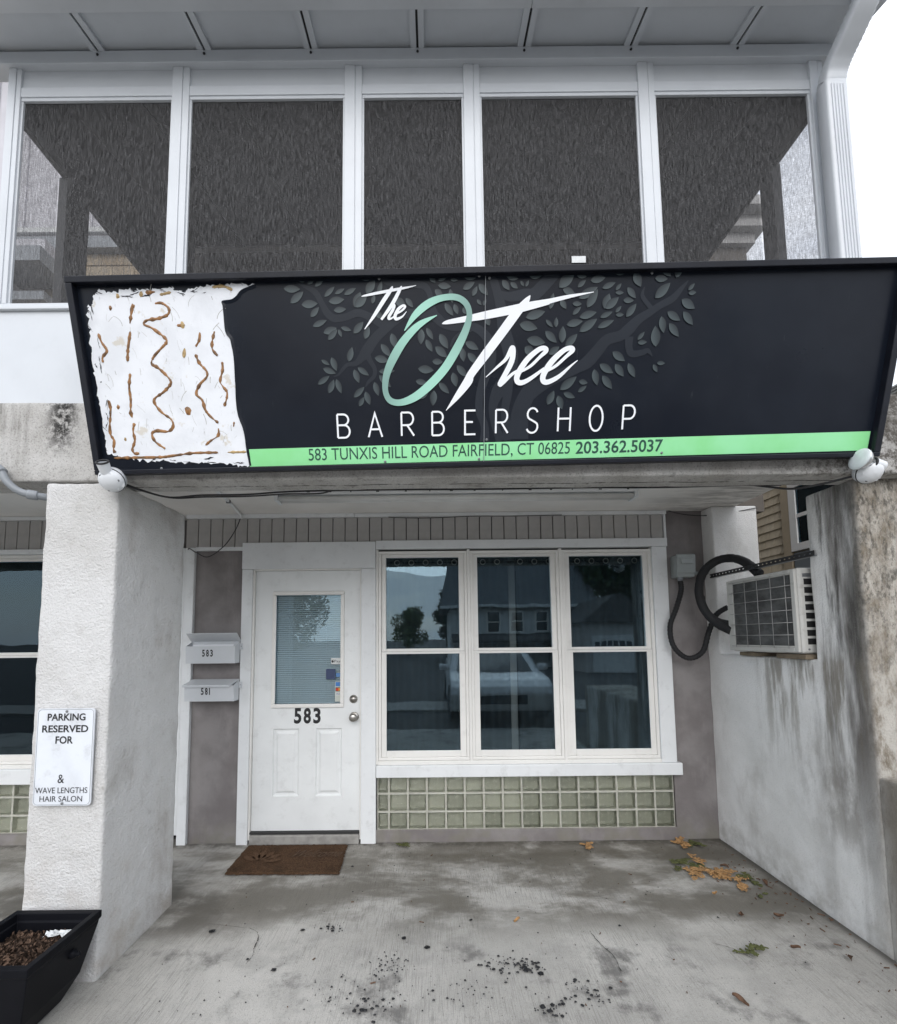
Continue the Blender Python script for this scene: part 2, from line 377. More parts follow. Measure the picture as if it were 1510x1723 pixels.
def m_shingle(name, c1, c2):
    t = NT(name, .8, .25); info = t.n.new('ShaderNodeObjectInfo')
    c = t.mix(info.outputs['Random'], c1, c2); t.color(t.mix(t.mul(t.rng(t.noise(25, 5, .6, t.map((1, 1, .3))), .45, .7), .35), c, tuple(v*.7 for v in c1)))
    t.bump(t.noise(40, 4, .6, t.map((1, 1, .15))), .35, .01); return t.m
MAT['beige'] = m_shingle('beige_shingle', (.55,.47,.34), (.62,.54,.41))
MAT['tan'] = m_shingle('tan_shingle', (.34,.27,.19), (.40,.33,.24))
MAT['batten'] = simple('pale_board_siding', (.56,.55,.58), .6, var=.08)
MAT['roofing'] = simple('dark_roof_shingle', (.085,.083,.082), .9, var=.3, vs=8, bump=.4, bs=40)
MAT['house_white'] = simple('white_clapboard', (.62,.63,.62), .6, var=.08)
MAT['car'] = simple('white_car_paint', (.75,.76,.78), .2, var=.03)
MAT['carglass'] = simple('dark_car_glass', (.03,.035,.04), .06, .8)
MAT['tyre'] = simple('tyre_rubber', (.02,.02,.02), .8)
MAT['bark'] = simple('bark', (.09,.07,.05), .9, var=.4, vs=20, bump=.5, bs=30)
def m_leaf(name, a, b):
    t = NT(name, .6, .3); q = t.n.new('ShaderNodeAttribute'); q.attribute_name = 'tone'
    t.color(t.mix(q.outputs['Fac'], a, b)); return t.m
MAT['leaf1'] = m_leaf('tree_leaf', (.07,.11,.04), (.20,.27,.09))
MAT['leaf2'] = m_leaf('dark_tree_leaf', (.018,.035,.018), (.05,.08,.03))

# ------------------------------------------------------------------ mesh helpers
class MB:
    def __init__(s): s.v = []; s.f = []; s.tone = []
    def quadbox(s, c):          # eight corners, bottom four then top four (counter-clockwise)
        b = len(s.v); s.v += [tuple(p) for p in c]
        s.f += [tuple(b+i for i in q) for q in ((3,2,1,0),(4,5,6,7),(0,1,5,4),(1,2,6,5),(2,3,7,6),(3,0,4,7))]; return s
    def box(s, x0, x1, y0, y1, z0, z1):
        return s.quadbox([(x0,y0,z0),(x1,y0,z0),(x1,y1,z0),(x0,y1,z0),(x0,y0,z1),(x1,y0,z1),(x1,y1,z1),(x0,y1,z1)])
    def frame(s, x0, x1, z0, z1, w, y0, y1):   # rectangular frame seen from the front, mitre-free, butted
        s.box(x0, x1, y0, y1, z1-w, z1); s.box(x0, x1, y0, y1, z0, z0+w)
        s.box(x0, x0+w, y0, y1, z0+w, z1-w); s.box(x1-w, x1, y0, y1, z0+w, z1-w); return s
    def poly(s, pts): b = len(s.v); s.v += [tuple(p) for p in pts]; s.f.append(tuple(range(b, b+len(pts)))); return s
    def tube(s, path, r, seg=10, cap=True):
        P = [Vector(p) for p in path]; b = len(s.v); n = len(P); up = None
        rs = r if isinstance(r, (list, tuple)) else [r]*n
        for i, p in enumerate(P):
            d = (P[min(i+1, n-1)]-P[max(i-1, 0)]).normalized()
            if up is None: up = d.orthogonal().normalized()
            up = (up - d*up.dot(d))
            if up.length < 1e-6: up = d.orthogonal()
            up.normalize(); q = d.cross(up)
            for k in range(seg):
                a = 2*math.pi*k/seg; s.v.append(tuple(p+(up*math.cos(a)+q*math.sin(a))*rs[i]))
        for i in range(n-1):
            for k in range(seg):
                k2 = (k+1) % seg; s.f.append((b+i*seg+k, b+i*seg+k2, b+(i+1)*seg+k2, b+(i+1)*seg+k))
        if cap: s.f.append(tuple(b+k for k in reversed(range(seg)))); s.f.append(tuple(b+(n-1)*seg+k for k in range(seg)))
        return s
    def add(s, o): b = len(s.v); s.v += o.v; s.f += [tuple(b+i for i in f) for f in o.f]; s.tone += o.tone; return s

def spline(pts, n=8):
    """Catmull-Rom through points of any dimension."""
    P = [tuple(map(float, p)) for p in pts]; out = []
    if len(P) < 3: n_ = n; return [tuple(a+(b-a)*i/n_ for a, b in zip(P[0], P[1])) for i in range(n_+1)]
    for i in range(len(P)-1):
        p0 = P[max(i-1, 0)]; p1 = P[i]; p2 = P[i+1]; p3 = P[min(i+2, len(P)-1)]
        for k in range(n):
            t = k/n
            out.append(tuple(.5*((2*b)+(c-a)*t+(2*a-5*b+4*c-d)*t*t+(-a+3*b-3*c+d)*t**3) for a, b, c, d in zip(p0, p1, p2, p3)))
    out.append(P[-1]); return out

def obj(name, mb, mat, parent=None, smooth=False, bevel=0, seg=2, data=None):
    if data is None:
        me = bpy.data.meshes.new(name)
        me.from_pydata(mb.v, [], mb.f)
        if mb.tone:
            at = me.attributes.new('tone', 'FLOAT', 'POINT'); at.data.foreach_set('value', mb.tone)
        me.materials.append(MAT[mat] if isinstance(mat, str) else mat)
        if smooth: me.polygons.foreach_set('use_smooth', [True]*len(me.polygons))
        me.update()
    else: me = data
    o = bpy.data.objects.new(name, me); COL.objects.link(o)
    if parent is not None:
        o.parent = parent
        base = parent
        off = Vector((0, 0, 0))
        while base is not None: off += base.location; base = base.parent
        o.location = -off
    if bevel:
        bv = o.modifiers.new('bevel', 'BEVEL'); bv.width = bevel; bv.segments = seg; bv.limit_method = 'ANGLE'; bv.angle_limit = R(40)
    return o

def tag(o, label, cat, group=None):
    o['label'] = label; o['category'] = cat
    if group: o['group'] = group
    return o
def thing(name, label, cat, loc=(0,0,0), group=None):
    o = bpy.data.objects.new(name, None); COL.objects.link(o); o.location = loc; o.empty_display_size = .1
    return tag(o, label, cat, group)
def struct(o): o['kind'] = 'structure'; return o
def stuff(o): o['kind'] = 'stuff'; return o
def B(x0, x1, y0, y1, z0, z1): return MB().box(x0, x1, y0, y1, z0, z1)

def rough_box(x0, x1, y0, y1, z0, z1, step=.05, r=.012, amp=.004, fr=6., skip=()):
    """Box on a fine grid with rounded edges and an uneven hand-trowelled surface."""
    mb = MB()
    def ticks(a, b):
        n = max(1, int(round((b-a-2*r)/step)))
        return [a, a+r*.35, a+r] + [a+r+(b-a-2*r)*i/n for i in range(1, n)] + [b-r, b-r*.35, b]
    T = [ticks(x0, x1), ticks(y0, y1), ticks(z0, z1)]; lo = (x0, y0, z0); hi = (x1, y1, z1); idx = {}
    def vert(p):
        k = tuple(round(c, 6) for c in p)
        if k in idx: return idx[k]
        q = Vector([min(max(p[i], lo[i]+r), hi[i]-r) for i in range(3)]); d = Vector(p)-q
        d = d.normalized() if d.length > 1e-7 else Vector((0, 0, 1))
        pp = q+d*r
        nn = noise.noise(pp*fr)+.5*noise.noise(pp*fr*2.7)
        pp += d*(nn*amp)
        idx[k] = len(mb.v); mb.v.append(tuple(pp)); return idx[k]
    for ax in range(3):
        a, b = [(1, 2), (2, 0), (0, 1)][ax]
        for side, val in ((0, lo[ax]), (1, hi[ax])):
            if (ax, side) in skip: continue
            for i in range(len(T[a])-1):
                for j in range(len(T[b])-1):
                    q = []
                    for (ii, jj) in ((i, j), (i+1, j), (i+1, j+1), (i, j+1)):
                        p = [0, 0, 0]; p[ax] = val; p[a] = T[a][ii]; p[b] = T[b][jj]; q.append(vert(p))
                    mb.f.append(tuple(q) if side else tuple(reversed(q)))
    return mb

_txt = {}
def text_shape(body, bold=0.):
    """Outline of a word from the built-in font, scaled to a unit square."""
    k = (body, bold)
    if k in _txt: return _txt[k]
    c = bpy.data.curves.new('t', 'FONT'); c.body = body; c.offset = bold; c.resolution_u = 4
    o = bpy.data.objects.new('t', c); COL.objects.link(o)
    me = bpy.data.meshes.new_from_object(o.evaluated_get(bpy.context.evaluated_depsgraph_get()))
    vs = [tuple(v.co) for v in me.vertices]; fs = [tuple(p.vertices) for p in me.polygons]
    bpy.data.objects.remove(o); bpy.data.curves.remove(c); bpy.data.meshes.remove(me)
    x0 = min(v[0] for v in vs); x1 = max(v[0] for v in vs); y0 = min(v[1] for v in vs); y1 = max(v[1] for v in vs)
    _txt[k] = ([((v[0]-x0)/(x1-x0), (v[1]-y0)/(y1-y0)) for v in vs], fs); return _txt[k]
def lettering(body, fn, bold=0.):
    vs, fs = text_shape(body, bold); m = MB(); m.v = [tuple(fn(a, b)) for a, b in vs]; m.f = list(fs); return m
def flat_text(body, x0, x1, z0, z1, y, bold=0.):      # facing the street on a plane of constant Y
    return lettering(body, lambda a, b: (x0+(x1-x0)*a, y, z0+(z1-z0)*b), bold)

# ------------------------------------------------------------------ sign artwork (millimetres on the sign face)
SIGN_LEAVES = [(933,808,983,806,15),(1004,813,1032,796,19),(1044,788,1077,814,21),(1076,778,1119,812,21),(938,773,1011,769,31),(963,715,1024,759,31),(1012,708,1084,711,34),(1049,658,1088,696,25),(1115,737,1162,776,21),(1162,748,1206,767,17),(1203,744,1256,768,21),(1133,718,1203,725,31),(1246,693,1275,752,36),(1248,693,1304,741,38),(1153,682,1209,686,25),(1056,620,1120,643,25),(1102,592,1163,611,30),(1121,563,1165,605,26),(1171,605,1184,573,16),(1182,613,1228,599,19),(1237,587,1283,633,30),(1287,563,1307,615,28),(1209,471,1228,531,29),(1086,481,1122,459,17),(1133,491,1153,433,28),(1092,445,1148,423,26),(1063,378,1119,413,24),(1111,339,1138,397,28),(1149,399,1170,337,26),(1233,438,1253,380,28),(1249,446,1299,411,24),(1225,319,1276,363,26),(1280,343,1299,285,28),(1248,280,1272,319,22),(1323,383,1340,323,27),(1359,541,1401,488,30),(1328,485,1392,470,32),(1408,584,1426,521,32),(1345,427,1418,428,26),(1346,411,1398,359,30),(1284,801,1332,812,21),(1300,748,1341,797,36),(1352,740,1371,793,21),(1325,705,1337,741,19),(1428,721,1473,694,34),(1475,724,1507,686,23),(1340,669,1372,647,25),(1471,581,1524,621,26),(1584,813,1606,781,25),(1620,788,1661,818,25),(1618,772,1676,765,27),(1673,793,1706,790,15),(1673,805,1696,819,15),(1731,806,1787,797,27),(1728,754,1780,781,27),(1770,726,1791,764,21),(1798,774,1839,728,29),(1605,755,1640,726,27),(1672,756,1682,700,23),(1791,712,1811,689,15),(1818,687,1831,713,15),(1648,700,1685,649,27),(1690,696,1706,654,23),(1728,680,1751,655,25),(1476,724,1507,686,23),(1542,598,1538,534,32),(1565,603,1594,554,23),(1562,555,1590,504,26),(1624,577,1661,515,34),(1604,525,1657,479,34),(1589,464,1637,460,26),(1524,435,1595,426,35),(1739,541,1799,509,32),(1724,518,1732,459,30),(1751,496,1796,448,30),(1701,445,1748,394,30),(1683,415,1698,354,32),(1618,374,1665,326,28),(1595,340,1589,274,33),(1512,383,1565,372,26),(1522,308,1569,332,24),(1902,787,1934,746,27),(1938,776,1971,752,21),(1919,806,1971,789,29),(1983,781,1998,760,13),(2005,758,2018,783,13),(2021,799,2076,801,27),(2009,635,2095,657,38),(1982,609,2063,589,40),(2017,546,2100,530,41),(2009,515,2050,483,39),(1833,637,1848,606,25),(2153,751,2219,814,46),(2170,745,2224,727,29),(2229,799,2273,792,22),(2235,751,2270,779,20),(2291,776,2356,787,32),(2292,814,2369,822,29),(2397,806,2437,799,19),(2344,745,2402,766,24),(2404,736,2428,762,16),(2404,727,2441,725,17),(2242,707,2324,750,37),(2281,669,2325,741,37),(2216,687,2257,684,21),(2218,642,2254,673,20),(2116,666,2129,730,27),(2161,705,2189,666,25),(2358,663,2377,723,37),(2363,663,2420,707,35),(2456,746,2496,702,27),(2441,696,2488,693,24),(2458,628,2500,680,30),(2409,647,2434,672,16),(2412,638,2447,637,18),(2342,628,2396,650,22),(2249,631,2325,650,32),(2252,572,2329,623,37),(2333,587,2405,616,27),(2193,602,2265,615,32),(2100,624,2132,593,17),(2145,592,2146,632,20),(2099,578,2152,529,32),(2175,527,2177,596,33),(2191,511,2243,563,33),(2118,482,2164,512,30),(2482,805,2515,747,37),(2575,780,2631,775,30),(2605,825,2644,785,32),(2668,779,2684,831,32),(2581,700,2644,760,39),(2726,729,2752,755,17),(2728,717,2763,720,19),(2701,693,2763,655,37),(2713,644,2761,589,32),(2642,645,2702,608,32),(2617,627,2633,558,32),(2654,598,2702,542,32),(2602,503,2593,589,43),(2516,533,2546,565,18),(2518,522,2560,523,21),(2407,486,2466,446,33),(2352,436,2416,396,33),(2423,435,2465,381,33),(2482,437,2517,376,30),(2328,415,2346,345,33),(2367,387,2415,329,33),(2175,330,2249,385,38),(2261,366,2301,357,23),(2258,319,2297,345,20),(2119,267,2148,327,33),(2192,317,2246,295,26),(2167,306,2189,246,33),(2597,429,2618,396,20),(2613,435,2650,433,19)]
SIGN_BRANCHES = [[(995,796,4.2),(1037,777,14.6),(1077,754,25.0),(1103,709,25.2),(1125,671,31.6),(1157,650,31.6),(1208,655,29.5),(1260,670,31.6),(1309,654,31.6),(1355,630,36.0),(1380,619,38.1)],[(1546,661,35.9),(1525,663,38.0),(1470,660,33.8),(1414,630,40.2),(1370,596,40.3),(1330,561,42.6),(1293,515,47.1),(1271,487,38.6)],[(1275,493,38.6),(1243,464,23.6),(1204,458,17.2),(1182,441,15.1),(1159,417,8.6),(1137,410,3.5)],[(1293,503,30.0),(1308,471,21.5),(1326,439,18.1),(1322,407,17.3),(1295,383,13.0),(1281,363,4.3)],[(1364,811,8.3),(1392,791,25.0),(1441,783,29.2),(1504,780,31.3),(1501,778,31.3),(1555,772,29.2),(1580,742,25.1),(1587,704,23.1),(1603,659,29.6)],[(1472,660,33.8),(1535,659,33.8),(1598,651,42.3),(1640,620,38.2),(1691,604,34.0),(1746,607,34.0),(1793,595,36.2),(1835,560,40.6),(1852,517,47.2),(1852,457,51.7),(1830,395,43.7),(1806,314,36.1),(1806,246,36.3),(1830,181,36.5),(1830,111,45.0)],[(1672,522,8.6),(1690,557,12.8),(1724,580,12.8),(1767,588,12.8)],[(1848,803,12.5),(1864,784,33.4),(1881,735,37.8),(1898,678,46.4),(1912,594,55.3),(1929,535,59.9),(1947,476,64.6),(1941,394,43.8),(1886,343,40.0),(1866,268,36.2),(1874,200,32.4),(1903,111,36.8)],[(2136,815,53.5),(2084,761,53.8),(2041,726,53.9),(1999,727,46.2),(1936,720,37.8),(1890,735,21.0)],[(1943,436,51.9),(1922,356,39.2),(1869,267,36.6),(1884,170,37.0),(1914,116,37.1)],[(2065,367,65.3),(2022,306,73.0),(1994,231,80.9),(1988,119,96.6)],[(1945,408,36.1),(1935,321,40.1),(1924,232,36.7),(1944,116,44.6)],[(2724,768,3.9),(2697,737,19.6),(2661,698,29.6),(2609,672,29.6),(2566,646,32.2),(2514,615,39.7),(2472,575,49.9),(2438,552,45.0),(2379,535,47.5),(2341,494,52.7),(2298,448,55.5),(2249,421,45.5),(2139,380,55.8),(2064,338,61.1),(2019,295,56.3)],[(2532,746,3.9),(2525,713,17.2),(2549,681,19.7),(2576,655,19.8)],[(2479,547,37.5),(2481,502,32.6),(2498,476,30.2),(2543,480,25.2),(2568,487,20.1),(2590,463,4.0)]]
SCRIPT_THE = [[(1280,734,3.3),(1314,740,10.0),(1419,756,11.7),(1482,765,7.5),(1522,772,2.1)],[(1418,771,4.2),(1410,757,14.2),(1376,714,17.6),(1331,654,13.5),(1288,602,3.4)],[(1458,771,4.2),(1449,755,13.4),(1413,698,16.0),(1364,639,10.1)],[(1384,663,5.1),(1410,693,9.3),(1423,695,11.8),(1416,676,12.6),(1400,653,12.7),(1398,642,11.0),(1413,645,6.8),(1428,658,5.1)],[(1426,658,6.8),(1456,673,8.4),(1471,688,10.1),(1462,693,10.1),(1441,679,13.5),(1426,653,14.4),(1431,640,12.7),(1457,649,7.6),(1477,669,2.5)]]
SCRIPT_O = [[(1466,592,4.2),(1515,654,31.0),(1573,698,36.4),(1636,720,29.4),(1699,721,29.4),(1741,696,29.5),(1757,652,28.2),(1743,594,35.4),(1703,517,42.8),(1645,431,43.2),(1571,359,43.5),(1504,312,40.0),(1438,291,32.1),(1391,303,30.6),(1372,347,29.0),(1381,414,36.0),(1417,487,42.9),(1469,558,39.1),(1535,616,29.7),(1612,651,3.5)]]
SCRIPT_TREE = [[(1635,617,3.4),(1661,623,17.0),(1742,634,24.6),(1827,647,32.2),(1949,667,35.5),(2021,680,32.9),(2105,695,23.2),(2115,698,19.7),(2203,715,13.8),(2308,730,2.5)],[(2026,722,3.4),(2008,698,26.1),(1958,643,40.2),(1895,565,40.5),(1826,481,39.6),(1766,406,34.7),(1750,374,39.8),(1702,313,26.0),(1650,252,2.0)],[(1833,391,2.9),(1883,432,10.1),(1923,465,15.8),(1949,509,21.5),(1955,501,24.3),(1953,468,24.4),(1942,438,24.5),(1920,399,23.1),(1898,360,21.8),(1916,370,17.4),(1959,405,13.0),(2006,426,13.0)],[(1988,409,10.1),(2035,433,13.0),(2077,470,14.4),(2105,496,20.1),(2096,507,20.0),(2069,500,21.5),(2020,461,24.4),(1981,405,26.0),(1976,374,24.6),(1996,364,21.8),(2036,380,17.4),(2100,423,11.6)],[(2104,408,10.1),(2150,431,13.0),(2196,469,14.4),(2225,495,20.1),(2216,505,20.1),(2184,495,21.5),(2135,453,25.9),(2100,403,26.0),(2095,373,24.7),(2116,364,21.8),(2166,386,17.4),(2222,432,8.7),(2250,453,2.9)]]
CAPITALS = [('B',1140,1204,139,250),('A',1283,1355,139,251),('R',1438,1504,141,252),('B',1581,1644,140,252),('E',1734,1791,141,254),('R',1878,1942,143,254),('S',2021,2083,141,258),('H',2168,2233,145,258),('O',2315,2384,143,262),('P',2470,2533,147,260)]
BARE_PATCH = [(126,787),(165,777),(236,783),(292,789),(374,783),(444,787),(470,774),(504,771),(533,782),(625,795),(722,797),(813,793),(754,772),(727,747),(704,735),(662,729),(663,707),(663,675),(663,618),(669,592),(682,573),(689,521),(690,481),(688,435),(686,382),(682,314),(686,252),(702,197),(708,155),(710,105),(717,27),(636,35),(525,47),(413,45),(296,57),(194,67),(121,80),(54,95),(54,120),(55,252),(53,368),(49,508),(57,618),(64,713),(85,731),(104,766)]
GLUE_LINES = [[(95,611),(104,575),(122,540),(99,514),(97,491)],[(265,727),(242,648)],[(239,616),(218,545),(208,493)],[(213,443),(200,387),(199,333),(191,278),(195,254)],[(201,230),(190,196),(192,154),(175,115),(183,96),(205,96)],[(365,726),(394,727),(422,706),(415,681),(371,666),(321,660),(304,644),(337,628),(381,595),(396,572),(367,544),(330,511),(316,482),(341,465),(379,428),(392,398),(355,362),(311,335),(308,311),(335,273),(374,242),(378,211),(352,190),(301,194),(276,181),(287,146),(330,113)],[(549,606),(542,574),(523,548)],[(519,516),(532,480),(560,446),(558,420),(524,390),(503,350),(527,322),(536,281),(558,250),(591,222)],[(588,198),(583,167),(544,143),(520,125)],[(615,609),(600,567),(598,535),(618,508)],[(636,482),(634,449),(618,402),(628,379),(644,355),(639,325),(625,294)],[(96,331),(100,286),(86,225),(83,183),(95,155),(87,120),(91,100)],[(84,77),(180,77),(299,76),(359,81),(457,91),(575,91)],[(620,91),(709,91)],[(473,542),(464,503)],[(451,636),(472,636)],[(664,225),(659,204)],[(391,760),(441,769)],[(624,785),(672,788),(712,772)],[(330,770),(372,772)]]
GLUE_BLOBS = [(456,279),(137,301),(165,712),(267,717),(204,758),(149,160),(309,764),(475,638)]

# ================================================================== the ground
g = MB(); g.poly([(-300,-300,-.02),(300,-300,-.02),(300,300,-.02),(-300,300,-.02)])
struct(obj('ground', g, 'asphalt'))
g = MB()   # concrete slab in front of the shop
nx, ny = 120, 65
for j in range(ny+1):
    for i in range(nx+1):
        x = -12+24*i/nx; y = -4.1+4.7*j/ny
        g.v.append((x, y, .004*noise.noise(Vector((x*1.1, y*1.1, 0)))))
for j in range(ny):
    for i in range(nx): a = j*(nx+1)+i; g.f.append((a, a+1, a+nx+2, a+nx+1))
pave = struct(obj('pavement', g, 'concrete', smooth=True))
struct(obj('road', MB().poly([(-300,-14,-.012),(300,-14,-.012),(300,-7.2,-.012),(-300,-7.2,-.012)]), 'asphalt'))
struct(obj('sidewalk', B(-60, 60, -7.2, -5.9, -.1, .03), 'thresh'))

# black drips and small spots on the slab
tm = MB(); rs = random.Random(5)
def spot(x, y, r, m=tm):
    n = 9; b = len(m.v); ph = rs.random()*6
    k = [r*(.7+.5*rs.random()) for _ in range(n)]
    m.v.append((x, y, .0125+.02*min(r, .02)))
    for i in range(n):
        a = 2*math.pi*i/n+ph; m.v.append((x+k[i]*math.cos(a), y+k[i]*math.sin(a)*.9, .0075))
    for i in range(n): m.f.append((b, b+1+i, b+1+(i+1) % n))
for cx, cy, sx, sy, n, rm in ((-.22,-1.26,.10,.07,60,.006),(.33,-1.25,.12,.05,75,.008),(.42,-1.27,.05,.035,26,.013),(.10,-1.42,.25,.07,45,.006),(.62,-1.42,.10,.07,45,.008),(-.28,-1.47,.10,.05,30,.009),(.45,-1.50,.05,.03,20,.010),(-.45,-1.40,.10,.08,26,.005),(-.55,-.98,.06,.025,26,.008)):
    for _ in range(n): spot(rs.gauss(cx, sx*.55), rs.gauss(cy, sy*.6), rm*(.25+rs.random()**2))
for x, y, r in ((-1.17,-.99,.018),(-.70,-.99,.013),(-.17,-1.06,.015),(-.05,-1.13,.016),(-.75,-1.27,.014),(.18,-.92,.010),(-.90,-1.20,.008),(.95,-.98,.008),(1.50,-.92,.007),(-.56,-.34,.010)): spot(x, y, r)
for _ in range(260): spot(rs.uniform(-1.3, 2.0), rs.uniform(-1.6, -.1), .0012+.0035*rs.random()**3)
stuff(obj('paint_spot', tm, 'tar', pave))
for pts in ([(-.985,-.97),(-.935,-1.00),(-.905,-1.06),(-.900,-1.12),(-.885,-1.17),(-.895,-1.23)], [(.78,-1.02),(.80,-1.12),(.83,-1.20),(.825,-1.30)], [(1.35,-1.12),(1.42,-1.16),(1.47,-1.23)], [(-1.22,-.93),(-1.10,-.95),(-1.0,-.97)]):
    m = MB(); q_ = spline(pts, 7)
    for i, p in enumerate(q_):
        w = .0022*(.5+rs.random())*(1-.7*abs(2*i/len(q_)-1)); m.v += [(p[0]-w+rs.gauss(0, .0015), p[1], .0068), (p[0]+w+rs.gauss(0, .0015), p[1]+.001, .0068)]
    for i in range(len(q_)-1): m.f.append((2*i, 2*i+1, 2*i+3, 2*i+2))
    obj('crack', m, simple('crack_dirt', (.07,.065,.058), .95), pave)

# ================================================================== the barbershop building
bld = thing('shop_building', 'two storey shop building with white screened porch over the stuccoed barbershop entrance', 'building', (0, .1, 0))

# plaster wall behind the trim, in panels round the openings
for x0, x1, z0, z1 in ((-1.868,-1.47,0,2.27),(1.795,2.16,0,2.50),(-.46,1.80,0,.0925),(-7,-2.62,0,.0925)):
    obj('wall', B(x0, x1, .03, .25, z0, z1), 'plaster', bld)
obj('wall', B(-7, 2.3, .16, .30, 2.27, 2.9), 'plaster', bld)
obj('wall', B(-2.62, -2.08, .06, .25, 0, 2.27), 'plaster', bld)

# grey vertical siding strip under the soffit, each board its own piece
def siding_run(x0, x1, z0, z1):
    n = int(round((x1-x0)/.0957)); w = (x1-x0)/n
    base = B(0, w-.006, .0, .02, z0, z1)
    me = None
    for i in range(n):
        o = obj('siding_board', base, 'siding', bld, bevel=.004, data=me); me = o.data
        o.location.x += x0+i*w; o.location.y += .012
    obj('siding_backing', B(x0, x1, .034, .15, z0, z1), 'gap', bld)
siding_run(-1.935, 1.80, 2.232, 2.462)
siding_run(-6.2, -2.12, 2.232, 2.462)
obj('siding_trim', B(1.80, 1.818, .004, .05, 2.27, 2.468), 'white', bld, bevel=.003)
obj('soffit_trim', B(-1.93, -.62, -.012, .03, 2.462, 2.492), 'white', bld, bevel=.003)
obj('soffit_trim', B(-.617, 1.82, -.008, .03, 2.462, 2.490), 'white', bld, bevel=.003)
obj('soffit_trim', B(-6.3, -2.0, -.012, .03, 2.462, 2.490), 'white', bld, bevel=.003)

# flat trim boards on the left of the door
obj('trim_post', B(-1.930, -1.860, .0, .05, .0, 2.232), 'white', bld, bevel=.004)
obj('trim_rail', B(-1.860, -1.487, .008, .04, 2.208, 2.238), 'white', bld, bevel=.004)
obj('trim_post', B(-2.085, -1.945, .03, .07, .06, 2.236), 'white', bld, bevel=.004)

# door surround
obj('door_casing', B(-1.485, -1.402, -.004, .06, .0, 2.056), 'white', bld, bevel=.004)
obj('door_casing', B(-.563, -.450, -.004, .06, .0, 2.056), 'white', bld, bevel=.004)
obj('door_header', B(-1.487, -.452, -.006, .06, 2.058, 2.266), 'white', bld, bevel=.004)
obj('door_jamb', B(-1.4015, -1.388, .004, .10, .03, 2.046), 'vinyl', bld, bevel=.003)
obj('door_jamb', B(-.572, -.5635, .004, .10, .03, 2.046), 'vinyl', bld, bevel=.003)
obj('door_jamb', B(-1.4015, -.5635, .004, .10, 2.0465, 2.0575), 'vinyl', bld, bevel=.003)
obj('threshold', B(-1.386, -.574, -.012, .12, .0, .070), 'thresh', bld, bevel=.008)
obj('threshold', B(-1.387, -.573, .0, .12, .0745, .086), 'gap', bld)

# the door leaf: stiles and rails round the light, two raised panels below
dm = MB(); Y0, Y1 = .030, .072
dx0, dx1, dz0, dz1 = -1.386, -.574, .088, 2.045
gx0, gx1, gz0, gz1 = -1.235, -.712, 1.010, 1.868
dm.box(dx0, gx0, Y0, Y1, dz0, dz1); dm.box(gx1, dx1, Y0, Y1, dz0, dz1); dm.box(gx0, gx1, Y0, Y1, gz1, dz1)
pz0, pz1 = .336, .836
P1, P2 = (-1.237+.002, -1.037), (-.910, -.712)
dm.box(gx0, gx1, Y0, Y1, pz1, gz0); dm.box(gx0, gx1, Y0, Y1, dz0, pz0); dm.box(P1[1], P2[0], Y0, Y1, pz0, pz1)
door = obj('door', dm, 'dooring', bld)
for a, b in (P1, P2):
    m = MB()
    def ring(i0, y0_, i1, y1_):
        A = [(a+i0, y0_, pz0+i0), (b-i0, y0_, pz0+i0), (b-i0, y0_, pz1-i0), (a+i0, y0_, pz1-i0)]
        C = [(a+i1, y1_, pz0+i1), (b-i1, y1_, pz0+i1), (b-i1, y1_, pz1-i1), (a+i1, y1_, pz1-i1)]
        for k in range(4): m.poly([A[k], A[(k+1) % 4], C[(k+1) % 4], C[k]])
    ring(0, Y0, .010, Y0+.012); ring(.010, Y0+.012, .022, Y0+.012); ring(.022, Y0+.012, .040, Y0+.002)
    i1 = .040; m.poly([(a+i1, Y0+.002, pz0+i1), (b-i1, Y0+.002, pz0+i1), (b-i1, Y0+.002, pz1-i1), (a+i1, Y0+.002, pz1-i1)])
    obj('door_panel', m, 'dooring', door)
lf = MB().frame(-1.252, -.696, .992, 1.884, .030, .016, .0305)
obj('light_frame', lf, 'vinyl', door, bevel=.006, seg=3)
obj('pane', B(-1.234, -.713, .040, .044, 1.011, 1.867), 'glass', door)
bm_ = MB()
for i in range(52):
    z = 1.022+i*.0163; bm_.quadbox([(-1.230,.056,z),(-.717,.056,z),(-.717,.070,z+.0125),(-1.230,.070,z+.0125),(-1.230,.0555,z+.0008),(-.717,.0555,z+.0008),(-.717,.0695,z+.0133),(-1.230,.0695,z+.0133)])
for x in (-1.13, -.84): bm_.tube([(x, .054, 1.015), (x, .054, 1.865)], .0012, 5)
stuff(obj('blind_slat', bm_, 'blind', door))
obj('backing', B(-1.236, -.711, .0725, .09, 1.008, 1.87), 'pipe', door)
def lathe(axis_pts, c, d, seg=20):
    """Revolve (radius, distance) pairs about direction d from centre c."""
    d = Vector(d).normalized(); u = d.orthogonal().normalized(); w = d.cross(u); c = Vector(c); m = MB()
    for r, t in axis_pts:
        for k in range(seg):
            a = 2*math.pi*k/seg; m.v.append(tuple(c+d*t+(u*math.cos(a)+w*math.sin(a))*max(r, 1e-5)))
    n = len(axis_pts)
    for i in range(n-1):
        for k in range(seg): k2 = (k+1) % seg; m.f.append((i*seg+k, i*seg+k2, (i+1)*seg+k2, (i+1)*seg+k))
    m.f.append(tuple(reversed(range(seg)))); m.f.append(tuple((n-1)*seg+k for k in range(seg)))
    return m
obj('door_knob', lathe([(.036,0),(.036,.006),(.030,.010),(.014,.014),(.013,.032),(.024,.038),(.030,.050),(.029,.060),(.020,.066),(.0,.067)], (-.619,.031,.921), (0,-1,0), 24), 'steel', door, smooth=True)
